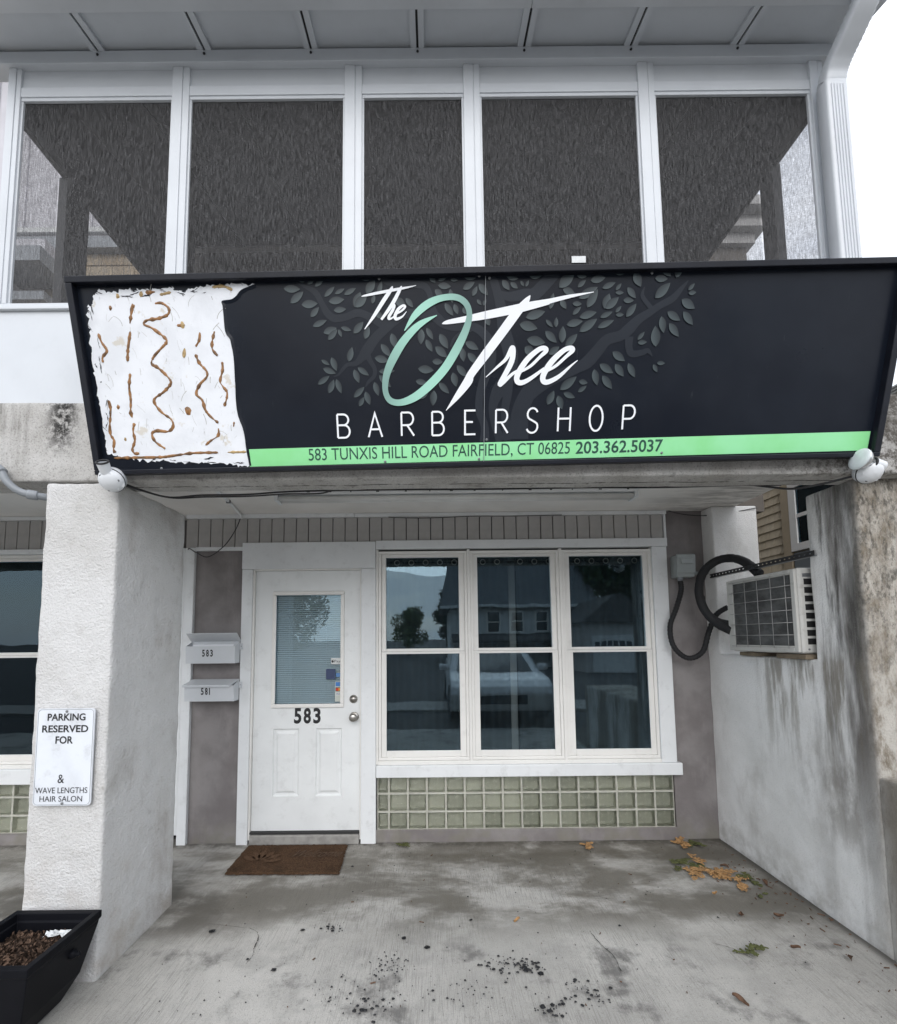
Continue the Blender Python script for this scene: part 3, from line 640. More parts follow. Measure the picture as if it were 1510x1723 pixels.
obj('deadbolt', lathe([(.031,0),(.031,.008),(.027,.014),(.020,.016),(.019,.020),(.0,.020)], (-.624,.031,1.054), (0,-1,0), 24), 'steel', door, smooth=True)
for ch, x in zip('583', (-1.077, -1.004, -.930)):
    obj('door_number', flat_text(ch, x, x+.056, .872, .990, .0288, .035), 'letter_black', door)
# payment stickers on the inside of the light
for nm, x0, x1, z0, z1, c in (('sticker',-.800,-.722,1.318,1.366,(.62,.64,.63)),('sticker',-.838,-.766,1.205,1.282,(.035,.055,.13)),('sticker',-.760,-.724,1.222,1.250,(.10,.24,.50)),
        ('sticker',-.768,-.722,1.034,1.186,(.52,.55,.50)),('sticker_mark',-.764,-.726,1.150,1.182,(.05,.19,.50)),('sticker_mark',-.764,-.726,1.112,1.142,(.03,.03,.03)),('sticker_mark',-.764,-.726,1.080,1.106,(.62,.64,.62))):
    mk = simple(nm, c, .4, var=.05)
    obj(nm, B(x0, x1, .0375 if nm == 'sticker' else .0365, .0395 if nm == 'sticker' else .0372, z0, z1), mk, door)
obj('sticker_text', flat_text('Pay', -.775, -.728, 1.326, 1.352, .0368), 'letter_black', door)
am = MB(); am.poly([(-.788+.009*math.cos(a)*(1 if abs(math.sin(a)) < .9 else .7), .0368, 1.340+.010*math.sin(a)) for a in [2*math.pi*k/14 for k in range(14)]])
am.poly([(-.789,.0368,1.352),(-.784,.0368,1.352),(-.781,.0368,1.358)]); obj('sticker_mark', am, 'letter_black', door)
obj('sticker_text', flat_text('VISA', -.760, -.730, 1.086, 1.100, .0360), simple('visa_blue', (.03,.05,.22), .4), door)
for x, c in ((-.751, (.60,.05,.03)), (-.738, (.75,.38,.03))):
    cm = MB(); cm.poly([(x+.011*math.cos(2*math.pi*k/16), .0358+(x+.751)*.01, 1.127+.011*math.sin(2*math.pi*k/16)) for k in range(16)]); obj('sticker_mark', cm, simple('card_dot', c, .4), door)

# three double-hung windows in one white surround
def hung_window(x0, x1, parent_x=(0, 0), z0=.595, z1=2.190, glass=((.664, 1.392), (1.432, 2.143)), gx=None, shade=False):
    w = obj('window', MB().frame(x0, x1, z0, z1, .022, .012, .10), 'vinyl', bld, bevel=.004)
    a, b = gx
    # upper sash sits further out, lower sash behind it
    lo, hi = glass
    m = MB(); m.box(x0+.0225, a, .034, .07, lo[1]+.018, z1-.0225); m.box(b, x1-.0225, .034, .07, lo[1]+.018, z1-.0225); m.box(a, b, .034, .07, hi[1], z1-.0225); m.box(a, b, .034, .07, lo[1]+.018, hi[0])
    obj('sash', m, 'vinyl', w, bevel=.003)
    m = MB(); m.box(x0+.0225, a+.004, .022, .033, z0+.0225, lo[1]); m.box(b-.004, x1-.0225, .022, .033, z0+.0225, lo[1]); m.box(a+.004, b-.004, .022, .033, z0+.0225, lo[0]); m.box(x0+.0225, x1-.0225, .020, .033, lo[1], lo[1]+.0175)
    obj('sash', m, 'vinyl', w, bevel=.003)
    obj('pane', B(a-.003, b+.003, .050, .054, hi[0]-.003, hi[1]+.003), 'glass', w)
    obj('pane', B(a+.001, b-.001, .0335, .0375, lo[0]-.003, lo[1]+.003), 'glass', w)
    for q in (x0+.09, x1-.09): obj('tilt_latch', B(q-.018, q+.018, .012, .0195, z0+.022, z0+.030), 'vinyl', w)
    return w
hung_window(-.432, .257, gx=(-.375, .193)); hung_window(.279, .972, gx=(.339, .910)); hung_window(.994, 1.694, gx=(1.059, 1.636))
obj('window_mullion', B(.2572, .2788, .004, .09, .575, 2.20), 'vinyl', bld, bevel=.004)
obj('window_mullion', B(.9722, .9938, .004, .09, .575, 2.20), 'vinyl', bld, bevel=.004)
obj('window_casing', B(1.6945, 1.808, -.004, .06, .567, 2.2045), 'white', bld, bevel=.004)
obj('window_casing', B(-.4490, -.4325, .006, .06, .567, 2.2045), 'vinyl', bld, bevel=.003)
obj('window_header', B(-.4490, 1.815, -.008, .06, 2.2055, 2.272), 'white', bld, bevel=.004)
obj('window_sill', B(-.446, 1.838, -.022, .09, .478, .5660), 'white', bld, bevel=.005)
obj('window_sill', B(-.4325, 1.6940, -.004, .09, .5665, .594), 'vinyl', bld, bevel=.004)
# neighbouring bay, mostly hidden by the pier
hung_window(-4.63, -2.62, gx=(-4.57, -2.68))
obj('window_header', B(-4.65, -2.50, -.008, .06, 2.192, 2.2305), 'white', bld, bevel=.004)
obj('window_sill', B(-4.65, -2.50, -.022, .09, .455, .5660), 'white', bld, bevel=.005)
obj('window_sill', B(-4.63, -2.62, -.004, .09, .5665, .594), 'vinyl', bld, bevel=.004)
obj('roller_shade', B(-4.6, -2.66, .085, .090, 1.452, 2.16), 'shade', bld)

# glass block panels
def block_panel(xs, zs):
    x0, x1, z0, z1 = xs[0], xs[-1], zs[0], zs[-1]
    obj('block_back', B(x0, x1, .075, .10, z0, z1), 'mortar', bld)
    for q in xs: obj('block_joint', B(max(x0, q-.0036), min(x1, q+.0036), .0168, .0745, z0, z1), 'mortar', bld)
    for q in zs:
        for a_, b_ in zip(xs, xs[1:]): obj('block_joint', B(a_+.0038, b_-.0038, .0171, .0745, max(z0, q-.0036), min(z1, q+.0036)), 'mortar', bld)
    cache = {}
    for j in range(len(zs)-1):
        for i in range(len(xs)-1):
            w = round(xs[i+1]-xs[i]-.0072, 4); h = round(zs[j+1]-zs[j]-.0072, 4)
            if (w, h) not in cache:
                m = MB(); lv = [(0, .0), (0, -.012), (.0015, -.0145), (.003, -.015), (.0045, -.012), (.010, .040)]
                for ins, y in lv:
                    m.v += [(ins, y, ins), (w-ins, y, ins), (w-ins, y, h-ins), (ins, y, h-ins)]
                for L in range(len(lv)-1):
                    for k in range(4): m.f.append((L*4+k, L*4+(k+1) % 4, L*4+4+(k+1) % 4, L*4+4+k))
                b = (len(lv)-1)*4; m.f.append((b, b+1, b+2, b+3))
                m.f.append((12, 13, 14, 15)); cache[(w, h)] = m
            if isinstance(cache[(w, h)], MB):
                o = obj('glass_block', cache[(w, h)], 'block', bld); o.data.materials.append(MAT['blockface']); o.data.polygons[-1].material_index = 1; cache[(w, h)] = o.data
            else: o = obj('glass_block', None, None, bld, data=cache[(w, h)])
            o.location += Vector((xs[i]+.0036, .0305, zs[j]+.0036))
bx = [-.440, -.354] + [-.354+.1422*k for k in range(1, 16)]
block_panel(bx, [.093, .2225, .3545, .4775])
block_panel([-2.60-.1422*k for k in range(9, -1, -1)], [.093, .2225, .3545, .4545])
obj('plinth', B(-.452, 1.797, .012, .06, 0, .0915), 'plaster', bld, bevel=.004)

# interior: dark room, curtains, grommets
rm = MB(); rm.poly([(-7,3.5,0),(2.2,3.5,0),(2.2,3.5,2.6),(-7,3.5,2.6)]); rm.poly([(-7,.1,.02),(2.2,.1,.02),(2.2,3.5,.02),(-7,3.5,.02)]); rm.poly([(-7,.3,2.55),(2.2,.3,2.55),(2.2,3.5,2.55),(-7,3.5,2.55)])
rm.poly([(2.2,.2,0),(2.2,3.5,0),(2.2,3.5,2.6),(2.2,.2,2.6)]); rm.poly([(-7,.2,0),(-7,3.5,0),(-7,3.5,2.6),(-7,.2,2.6)])
obj('shop_interior', rm, 'dark', bld)
def curtain(x0, x1, amp=.018, per=.115):
    m = MB(); n = int((x1-x0)/.012)
    for i in range(n+1):
        x = x0+(x1-x0)*i/n; y = .155+amp*math.sin(2*math.pi*(x-x0)/per)+.004*math.sin(x*37)
        m.v += [(x, y, .50), (x, y+.006*math.sin(x*21), 1.3), (x, y, 2.17)]
    for i in range(n):
        for k in range(2): m.f.append((3*i+k, 3*i+3+k, 3*i+4+k, 3*i+1+k))
    c = obj('curtain', m, 'curtain', bld, smooth=True)
    q = x0+per*.25
    while q < x1-.02:
        obj('grommet', MB().tube([(q+.020*math.cos(a), .150-.022, 2.118+.020*math.sin(a)) for a in [2*math.pi*k/16 for k in range(17)]], .004, 6, False), 'steel', c, smooth=True); q += per
curtain(-.44, .60); curtain(.665, 1.75)
obj('curtain_rod', MB().tube([(-.45,.155,2.118),(1.76,.155,2.118)], .010, 8), 'black', bld)
obj('curtain_gap_post', B(.600, .664, .22, .27, .3, 2.2), simple('grey_post', (.20,.215,.22), .6), bld)

# canopy: soffit, front beam, pier, right-hand wall
obj('soffit', B(-7, 2.30, -1.16, .20, 2.492, 2.60), 'soffit', bld)
obj('beam', rough_box(-7, 2.75, -1.322, -1.147, 2.288, 2.688, .07, .012, .004, 5), 'beam', bld, smooth=True)
obj('pier', rough_box(-1.878, -1.525, -1.322, -.735, -.02, 2.280, .022, .014, .0042, 9), 'stucco', bld, smooth=True)
# far left pier of the next bay
obj('pier', rough_box(-5.30, -4.95, -1.322, -.735, -.02, 2.280, .08, .014, .004, 9), 'stucco', bld, smooth=True)
W0, W1 = 2.113, 2.50
def wall_sheet(yt, zt, solid, x0, x1):
    """Wall of constant thickness on a (Y, Z) grid with cells left out for openings."""
    m = MB(); idx = {}
    def V(i, j, k):
        if (i, j, k) not in idx:
            p = Vector(((x0, x1)[k], yt[i], zt[j])); nn = noise.noise(p*5)+.5*noise.noise(p*13)
            idx[(i, j, k)] = len(m.v); m.v.append((p.x+(nn*.005 if k == 0 else 0), p.y, p.z))
        return idx[(i, j, k)]
    S_ = lambda i, j: 0 <= i < len(yt)-1 and 0 <= j < len(zt)-1 and solid((yt[i]+yt[i+1])/2, (zt[j]+zt[j+1])/2)
    for i in range(len(yt)-1):
        for j in range(len(zt)-1):
            if not S_(i, j): continue
            m.f.append((V(i,j,0), V(i,j+1,0), V(i+1,j+1,0), V(i+1,j,0))); m.f.append((V(i,j,1), V(i+1,j,1), V(i+1,j+1,1), V(i,j+1,1)))
            if not S_(i-1, j): m.f.append((V(i,j,0), V(i,j,1), V(i,j+1,1), V(i,j+1,0)))
            if not S_(i+1, j): m.f.append((V(i+1,j,0), V(i+1,j+1,0), V(i+1,j+1,1), V(i+1,j,1)))
            if not S_(i, j-1): m.f.append((V(i,j,0), V(i+1,j,0), V(i+1,j,1), V(i,j,1)))
            if not S_(i, j+1): m.f.append((V(i,j+1,0), V(i,j+1,1), V(i+1,j+1,1), V(i+1,j+1,0)))
    return m
def ticks(*a):
    out = []
    for p, q in zip(a, a[1:]): n = max(1, int(round((q-p)/.045))); out += [p+(q-p)*i/n for i in range(n)]
    return out+[a[-1]]
obj('side_wall', wall_sheet(ticks(-1.243, -.945, -.105, .20), ticks(-.02, 1.372, 2.2945, 2.491), lambda y, z: z < 1.372 or (y > -.105) or (y < -.945 and z < 2.2945), W0, 2.455), 'wall', bld, smooth=True, bevel=.012, seg=3)
obj('side_wall', rough_box(2.40, 2.80, -1.2425, -.955, .80, 2.290, .05, .012, .003, 6), 'wall', bld, smooth=True)
obj('side_wall', rough_box(W0+.002, 2.75, -2.9, -1.236, -.02, .828, .06, .014, .004, 6), 'wall', bld, smooth=True)

# ------------------------------------------------------------------ upper porch
PY = -1.290
obj('porch_panel', B(-2.25, 2.09, PY-.002, PY+.10, 2.69, 3.186), 'alu', bld)
obj('porch_sill', MB().box(-2.26, 2.10, PY-.020, PY+.06, 3.187, 3.205).box(-2.26, 2.10, PY-.010, PY+.06, 3.2052, 3.226), 'alu', bld, bevel=.003)
posts = [(-2.225, -2.160), (-1.357, -1.268), (-.446, -.355), (.181, .267), (1.104, 1.190), (2.014, 2.085)]
for a, b in posts:
    m = MB(); w = (b-a)
    m.box(a, a+w*.60, PY-.012, PY+.014, 3.2265, 4.546); m.box(a+w*.60+.003, b, PY-.009, PY+.014, 3.2265, 4.546); m.box(a+.002, b-.002, PY-.006, PY+.0138, 3.2265, 4.5455)
    obj('porch_post', m, 'alu', bld, bevel=.002)
for i in range(5):
    a = posts[i][1]; b = posts[i+1][0]
    obj('porch_rail', MB().box(a, b, PY-.006, PY+.013, 4.385, 4.440).box(a, b, PY-.001, PY+.013, 4.366, 4.3845), 'alu', bld, bevel=.002)
    obj('header_panel', B(a, b, PY+.004, PY+.05, 4.4405, 4.546), 'alu', bld)
    obj('screen_track', B(a, a+.010, PY+.002, PY+.0135, 3.2265, 4.366), 'alu', bld); obj('screen_track', B(b-.010, b, PY+.002, PY+.0135, 3.2265, 4.366), 'alu', bld)
    s = obj('porch_screen', MB().poly([(a+.010, PY+.0125, 3.2265), (b-.010, PY+.0125, 3.2265), (b-.010, PY+.0125, 4.366), (a+.010, PY+.0125, 4.366)]), 'screen', bld)
    if i == 3:
        obj('screen_label', B(.726, .798, PY+.007, PY+.0095, 3.430, 3.466), 'foil', s)
obj('porch_header', B(-2.345, 2.16, PY-.030, PY+.05, 4.5465, 4.618), 'alu', bld, bevel=.003)
S = .285
def rz(y): return 4.622+(y-PY)*S
# side walls of the porch: header, corner posts, screens
for sx, X in ((-1, -2.172), (1, 2.030)):
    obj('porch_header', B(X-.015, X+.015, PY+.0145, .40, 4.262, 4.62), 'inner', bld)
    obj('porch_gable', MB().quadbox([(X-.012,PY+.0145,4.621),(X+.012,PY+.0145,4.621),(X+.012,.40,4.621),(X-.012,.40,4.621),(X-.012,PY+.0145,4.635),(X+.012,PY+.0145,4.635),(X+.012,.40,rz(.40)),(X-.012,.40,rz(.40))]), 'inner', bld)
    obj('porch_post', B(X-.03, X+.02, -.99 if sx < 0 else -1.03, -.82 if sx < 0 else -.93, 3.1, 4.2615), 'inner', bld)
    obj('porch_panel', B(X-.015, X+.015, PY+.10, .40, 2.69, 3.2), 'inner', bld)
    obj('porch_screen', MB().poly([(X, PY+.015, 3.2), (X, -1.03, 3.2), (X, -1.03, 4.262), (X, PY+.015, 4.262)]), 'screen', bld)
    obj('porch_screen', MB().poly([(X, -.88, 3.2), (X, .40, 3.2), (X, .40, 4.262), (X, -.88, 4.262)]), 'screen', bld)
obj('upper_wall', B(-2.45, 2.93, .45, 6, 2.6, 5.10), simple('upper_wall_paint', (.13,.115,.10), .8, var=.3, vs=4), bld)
cpaint = simple('cornice_paint', (.44,.43,.42), .6)
for o_, z0, z1 in ((.05,5.101,5.20),(.12,5.203,5.27),(.10,5.273,5.33),(.20,5.333,5.42)): obj('cornice', B(-2.45, 2.93+o_, .45-o_, 6, z0, z1), cpaint, bld)
obj('porch_floor', B(-2.2, 2.05, -1.14, .40, 2.605, 2.72), 'wood', bld)
# sloping porch roof: panels between split battens
def slab(x0, x1, y0, y1, d0, d1):
    return MB().quadbox([(x0,y0,rz(y0)+d0),(x1,y0,rz(y0)+d0),(x1,y1,rz(y1)+d0),(x0,y1,rz(y1)+d0),(x0,y0,rz(y0)+d1),(x1,y0,rz(y0)+d1),(x1,y1,rz(y1)+d1),(x0,y1,rz(y1)+d1)])
ribs = [-1.745+.562*k for k in range(-2, 8)]
ribs = [r_ for r_ in ribs if -2.4 < r_ < 2.1]
for k in range(len(ribs)):
    x0 = ribs[k]+.030; x1 = (ribs[k+1]-.030) if k+1 < len(ribs) else 2.20
    obj('roof_panel', slab(x0-.03, x1+.03, -1.505, PY+.05, .018, .08), 'alu', bld); obj('ceiling_panel', slab(x0-.03, x1+.03, PY+.0502, .42, .018, .08), 'inner', bld)  # ceiling continues the white roof panel, its colour darkened as porch shade
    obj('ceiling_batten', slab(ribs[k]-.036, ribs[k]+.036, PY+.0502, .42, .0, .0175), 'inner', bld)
    obj('batten_bolt', lathe([(.007,0),(.006,.004),(0,.005)], (ribs[k], PY-.0305, 4.592), (0,-1,0), 8), 'gap', bld)
    obj('roof_batten', slab(ribs[k]-.036, ribs[k]-.006, -1.505, PY+.05, .0, .0175), 'alu', bld)
    obj('roof_batten', slab(ribs[k]+.006, ribs[k]+.036, -1.505, PY+.05, .0, .0175), 'alu', bld)
    obj('batten_gap', slab(ribs[k]-.006, ribs[k]+.006, -1.505, PY+.05, .012, .0172), 'gap', bld)
gt = MB()
for x0, x1 in ((-2.36, .500), (.503, 2.19)):
    prof = [(-1.500, 4.560), (-1.605, 4.560), (-1.618, 4.575), (-1.628, 4.64), (-1.645, 4.665), (-1.645, 4.68), (-1.500, 4.68)]
    b = len(gt.v); n = len(prof)
    for x in (x0, x1): gt.v += [(x, y, z) for y, z in prof]
    for k in range(n): gt.f.append((b+k, b+(k+1) % n, b+n+(k+1) % n, b+n+k))
    gt.f.append(tuple(b+k for k in range(n))); gt.f.append(tuple(b+n+k for k in reversed(range(n))))
obj('gutter', gt, 'alu', bld)
# rectangular downspout with crimped elbows
def duct(path, w, d, dirs):
    m = MB()
    for (p, u) in zip(path, dirs):
        p = Vector(p); u = Vector(u).normalized()
        x = Vector((1, 0, 0)); x = (x-u*x.dot(u)).normalized(); q = u.cross(x)
        n = 20
        for k in range(n):
            a = 2*math.pi*k/n; ca, sa = math.cos(a), math.sin(a)
            sx = math.copysign(abs(ca)**.35, ca); sy = math.copysign(abs(sa)**.35, sa)
            m.v.append(tuple(p+x*sx*w/2+q*sy*d/2))
    n = 20
    for i in range(len(path)-1):
        for k in range(n): k2 = (k+1) % n; m.f.append((i*n+k, i*n+k2, (i+1)*n+k2, (i+1)*n+k))
    return m
dp = spline([(2.085,-1.575,4.72),(2.085,-1.575,4.60),(2.083,-1.545,4.525),(2.076,-1.47,4.455),(2.068,-1.40,4.395),(2.063,-1.366,4.33),(2.062,-1.36,4.20),(2.060,-1.36,3.30),(2.060,-1.36,2.75)], 10)
dd = [Vector(dp[min(i+1, len(dp)-1)])-Vector(dp[max(i-1, 0)]) for i in range(len(dp))]
dm_ = duct(dp, .110, .072, dd)
for i, p in enumerate(dp):     # crimps on the bends
    if 12 < i < 56 and i % 2:
        c = Vector(p)
        for k in range(20): j = i*20+k; v = Vector(dm_.v[j]); dm_.v[j] = tuple(c+(v-c)*.955)
ds = obj('downspout', dm_, 'alu', bld, smooth=True)
for q in (-.030, -.015, .0, .015, .030): obj('downspout_rib', B(2.060+q-.003, 2.060+q+.003, -1.3995, -1.394, 2.75, 4.28), 'alu', ds)

# ================================================================== the sign
SO = Vector((-1.58575, -1.370, 2.29745)); SU = Vector((.99990, 0, .01416)); SV = Vector((-.00244, -.27731, .96078)); SN = Vector((.00393, -.96072, -.27728))
def sp(u, v, h=0.): return tuple(SO+SU*u+SV*v+SN*h)
def sbox(u0, u1, v0, v1, h0, h1):
    return MB().quadbox([sp(u0,v0,h0),sp(u0,v0,h1),sp(u1,v0,h1),sp(u1,v0,h0),sp(u0,v1,h0),sp(u0,v1,h1),sp(u1,v1,h1),sp(u1,v1,h0)])
SW, SH = 3.687, .8295
sg = thing('shop_sign', 'long black barbershop sign with tree logo, green band and a bare glue-streaked left end', 'sign', SO)
panel = obj('sign_panel', sbox(.018, 1.8263, .018, SH-.018, -.03, .0), 'sign_black', sg)
obj('sign_panel', sbox(1.8287, SW-.018, .018, SH-.018, -.03, .0), 'sign_black', sg)
obj('panel_joint', sbox(1.8266, 1.8284, .021, SH-.027, -.03, .0072), simple('panel_seam', (.30,.32,.34), .5), sg)
for a in ((0, SW, 0, .020), (0, SW, SH-.026, SH), (0, .028, .0203, SH-.0263), (SW-.030, SW, .0203, SH-.0263)):
    obj('sign_frame', sbox(*a, -.055, .030), 'frame', sg, bevel=.003)
# strip of bare panel where the vinyl was torn away
rb = random.Random(3)
P = [(u/1000, v/1000) for u, v in BARE_PATCH]; Q = []
for i, p in enumerate(P):
    q = P[(i+1) % len(P)]; torn = 11 <= i <= 29
    n = 3 if torn else 9
    for k in range(n):
        t = k/n; j = .0010 if torn else .0042
        Q.append((max(.032, p[0]+(q[0]-p[0])*t+rb.gauss(0, j)*(1 if k else .3)), p[1]+(q[1]-p[1])*t+rb.gauss(0, j)*(1 if k else .3)))
from mathutils.geometry import tessellate_polygon
bp_ = MB(); bp_.v = [sp(u, v, .0012) for u, v in Q]; bp_.f = [tuple(t) for t in tessellate_polygon([[Vector((u, v, 0)) for u, v in Q]])]
bare = obj('bare_patch', bp_, 'bare', sg)
def flat_stroke(pts, h0, dh=0., seg=8, tone=None, scale=.001, roundend=False):
    m = MB(); S_ = spline([(a*scale, b*scale, w*scale) for a, b, w in pts], seg); n = len(S_)
    for i, (u, v, w) in enumerate(S_):
        a = S_[max(i-1, 0)]; b = S_[min(i+1, n-1)]; dx, dy = b[0]-a[0], b[1]-a[1]; L = math.hypot(dx, dy) or 1
        nx_, ny_ = -dy/L*w/2, dx/L*w/2; h = h0+dh*i/n
        m.v += [sp(u+nx_, v+ny_, h), sp(u-nx_, v-ny_, h)]
        if tone: t = tone(i/n, u, v); m.tone += [t, t]
    for i in range(n-1): m.f.append((2*i, 2*i+1, 2*i+3, 2*i+2))
    return m
def bead(pts, w, h):
    m = MB(); S_ = spline([(a/1000, b/1000) for a, b in pts], 7); n = len(S_); K = 6
    for i, (u, v) in enumerate(S_):
        a = S_[max(i-1, 0)]; b = S_[min(i+1, n-1)]; dx, dy = b[0]-a[0], b[1]-a[1]; L = math.hypot(dx, dy) or 1
        ww = w*(.72+.75*noise.noise(Vector((u*55, v*55, 3)))+.25*noise.noise(Vector((u*190, v*190, 7))))*(.35 if i in (0, n-1) else 1); ww = max(ww, w*.22)
        for k in range(K+1):
            t = math.pi*k/K; off = math.cos(t)*ww; m.v.append(sp(u-dy/L*off, v+dx/L*off, .0012+h*math.sin(t)*(.8+.4*noise.noise(Vector((u*90, v*90, 9))))))
    for i in range(n-1):
        for k in range(K): m.f.append((i*(K+1)+k, i*(K+1)+k+1, (i+1)*(K+1)+k+1, (i+1)*(K+1)+k))
    return m
for i, gl in enumerate(GLUE_LINES): obj('glue_bead', bead(gl, .0080, .0032), 'glue' if i not in (13, 17, 18, 14) else 'glue2', sg, smooth=True)
for i, (u, v) in enumerate(GLUE_BLOBS):
    r_ = (.022, .011, .010, .009, .010, .008, .012, .014)[i]; m = MB(); m.v.append(sp(u/1000, v/1000, .006))
    for k in range(12): a = 2*math.pi*k/12; rr = r_*(.75+.4*rb.random()); m.v.append(sp(u/1000+rr*math.cos(a)*.8, v/1000+rr*math.sin(a), .0016))
    for k in range(12): m.f.append((0, 1+k, 1+(k+1) % 12))
    obj('glue_bead', m, 'glue' if i < 4 else 'glue2', sg)
# shreds of black vinyl and dirt left round the bare patch
fl = MB()
for _ in range(70):
    e = rb.random()
    if e < .40: u, v, a = rb.uniform(.10, .66), rb.uniform(.755, .795), rb.gauss(0, .25)
    elif e < .70: u, v, a = rb.uniform(.10, .70), rb.uniform(.035, .068), rb.gauss(0, .25)
    else: u, v, a = rb.uniform(.055, .10), rb.uniform(.08, .75), math.pi/2+rb.gauss(0, .25)
    L, w = rb.uniform(.008, .05)*(.5+rb.random()), rb.uniform(.0008, .0032); n = 6; b0 = len(fl.v); du, dv = math.cos(a), math.sin(a)
    for k in range(n+1):
        t = k/n-.5; ww = w*(.3+rb.random())*(1-1.7*t*t*2 if abs(t) < .5 else 0); ww = max(ww, .0002); jj = rb.gauss(0, .0012)
        for s_ in (1, -1): fl.v.append(sp(u+du*L*t-dv*(ww*s_+jj), v+dv*L*t+du*(ww*s_+jj), .0016+.00002*_))
    for k in range(n): fl.f.append((b0+2*k, b0+2*k+1, b0+2*k+3, b0+2*k+2))
stuff(obj('vinyl_shred', fl, 'frame', sg))
fl = MB()
for _ in range(60):
    u, v = rb.uniform(.10, .66), rb.uniform(.08, .76); L, w = rb.uniform(.01, .06), rb.uniform(.0004, .0014); a = math.pi/2+rb.gauss(0, .5); n = 6; b0 = len(fl.v); cu = rb.gauss(0, 6)
    for k in range(n+1):
        t = k/n; aa = a+cu*L*t
        for s_ in (1, -1): fl.v.append(sp(u+math.cos(aa)*L*t-math.sin(aa)*w*s_, v+math.sin(aa)*L*t+math.cos(aa)*w*s_, .0015))
    for k in range(n): fl.f.append((b0+2*k, b0+2*k+1, b0+2*k+3, b0+2*k+2))
stuff(obj('glue_smear', fl, simple('grey_glue_trace', (.52,.51,.48), .5, var=.3, vs=30), sg))
# lifted lip of vinyl along the tear
lp = MB(); T_ = [Q[i] for i in range(len(Q)) if True]
torn_pts = [(u/1000, v/1000) for u, v in BARE_PATCH[11:31]]; tp = spline(torn_pts, 6)
for i, (u, v) in enumerate(tp):
    a_ = tp[max(i-1, 0)]; b_ = tp[min(i+1, len(tp)-1)]; dx, dy = b_[0]-a_[0], b_[1]-a_[1]; L = math.hypot(dx, dy) or 1
    nx_, ny_ = -dy/L, dx/L; lift = .0025+.004*max(0, noise.noise(Vector((u*9, v*9, 2))))
    lp.v += [sp(u, v, .0014+lift), sp(u+nx_*.004, v+ny_*.004, .0012+lift*.55), sp(u+nx_*.014, v+ny_*.014, .0006)]
for i in range(len(tp)-1):
    for k in (0, 1): q = 3*i+k; lp.f.append((q, q+1, q+4, q+3))
obj('vinyl_lip', lp, 'sign_black', sg, smooth=True)
# printed tree
tree = MB()
for i, b in enumerate(SIGN_BRANCHES): tree.add(flat_stroke(b, .0008+i*.00006, .00004, 7))
stuff(obj('branch_print', tree, 'branchprint', sg))
lm = MB()
for i, (a, b, c, d, w) in enumerate(SIGN_LEAVES):
    u0, v0, u1, v1, w = a/1000, b/1000, c/1000, d/1000, w/1000
    dx, dy = u1-u0, v1-v0; L = math.hypot(dx, dy); ex, ey = dx/L, dy/L; nx_, ny_ = -ey, ex
    lo = 1 if ny_ < 0 else -1          # which side of the leaf points down
    h = .0020+i*.000012; N = 9; bb = len(lm.v)
    for k in range(N+1):
        t = k/N; wd = w/2*math.sin(math.pi*t**.88)**.85 if 0 < t < 1 else 0
        cx, cy = u0+dx*t, v0+dy*t
        for s_ in (1, 0, -1):
            lm.v.append(sp(cx+nx_*wd*s_, min(SH-.030, cy+ny_*wd*s_), h))
            lm.tone.append((.95 if s_ == lo else (.55 if s_ == 0 else .08))*(.75+.25*(1-t)))
    for k in range(N):
        for s_ in (0, 1): q = bb+3*k+s_; lm.f.append((q, q+1, q+4, q+3))
stuff(obj('leaf_print', lm, 'leafprint', sg))
for k, s_ in enumerate(SCRIPT_TREE): obj('script_letter', flat_stroke(s_, .0042+k*.0002, .0002, 9), 'letter_white', sg)
obj('script_letter', flat_stroke([(a, b, w*.88) for a, b, w in SCRIPT_O[0]], .0054, .0004, 12, lambda t, u, v: .5+.5*math.sin(t*14+.6)), 'mint', sg)
for k, s_ in enumerate(SCRIPT_THE): obj('script_letter', flat_stroke(s_, .0042+k*.0002, .0002, 9), 'letter_white', sg)
# BARBERSHOP in thin capitals: centre lines in a unit box
arc = lambda cx, cy, rx, ry, a0, a1, n=10: [(cx+rx*math.cos(R(a0+(a1-a0)*i/n)), cy+ry*math.sin(R(a0+(a1-a0)*i/n))) for i in range(n+1)]
GL = {'B': [[(0,0),(0,1)], [(0,1),(.5,1)]+arc(.5,.77,.42,.23,90,-90)+[(0,.54)], [(0,.54),(.55,.54)]+arc(.55,.27,.45,.27,90,-90)+[(0,0)]],
      'A': [[(0,0),(.5,1),(1,0)], [(.18,.33),(.82,.33)]],
      'R': [[(0,0),(0,1)], [(0,1),(.55,1)]+arc(.55,.73,.40,.27,90,-90)+[(0,.46)], [(.45,.46),(1,0)]],
      'E': [[(1,1),(0,1),(0,0),(1,0)], [(0,.52),(.75,.52)]],
      'S': [arc(.52,.75,.44,.25,20,210,10)+[(.25,.57),(.75,.43)]+arc(.48,.25,.48,.25,30,-160,10)],
      'H': [[(0,0),(0,1)], [(1,0),(1,1)], [(0,.53),(1,.53)]],
      'O': [arc(.5,.5,.5,.5,90,450,30)],
      'P': [[(0,0),(0,1)], [(0,1),(.55,1)]+arc(.55,.72,.44,.28,90,-90)+[(0,.44)]]}
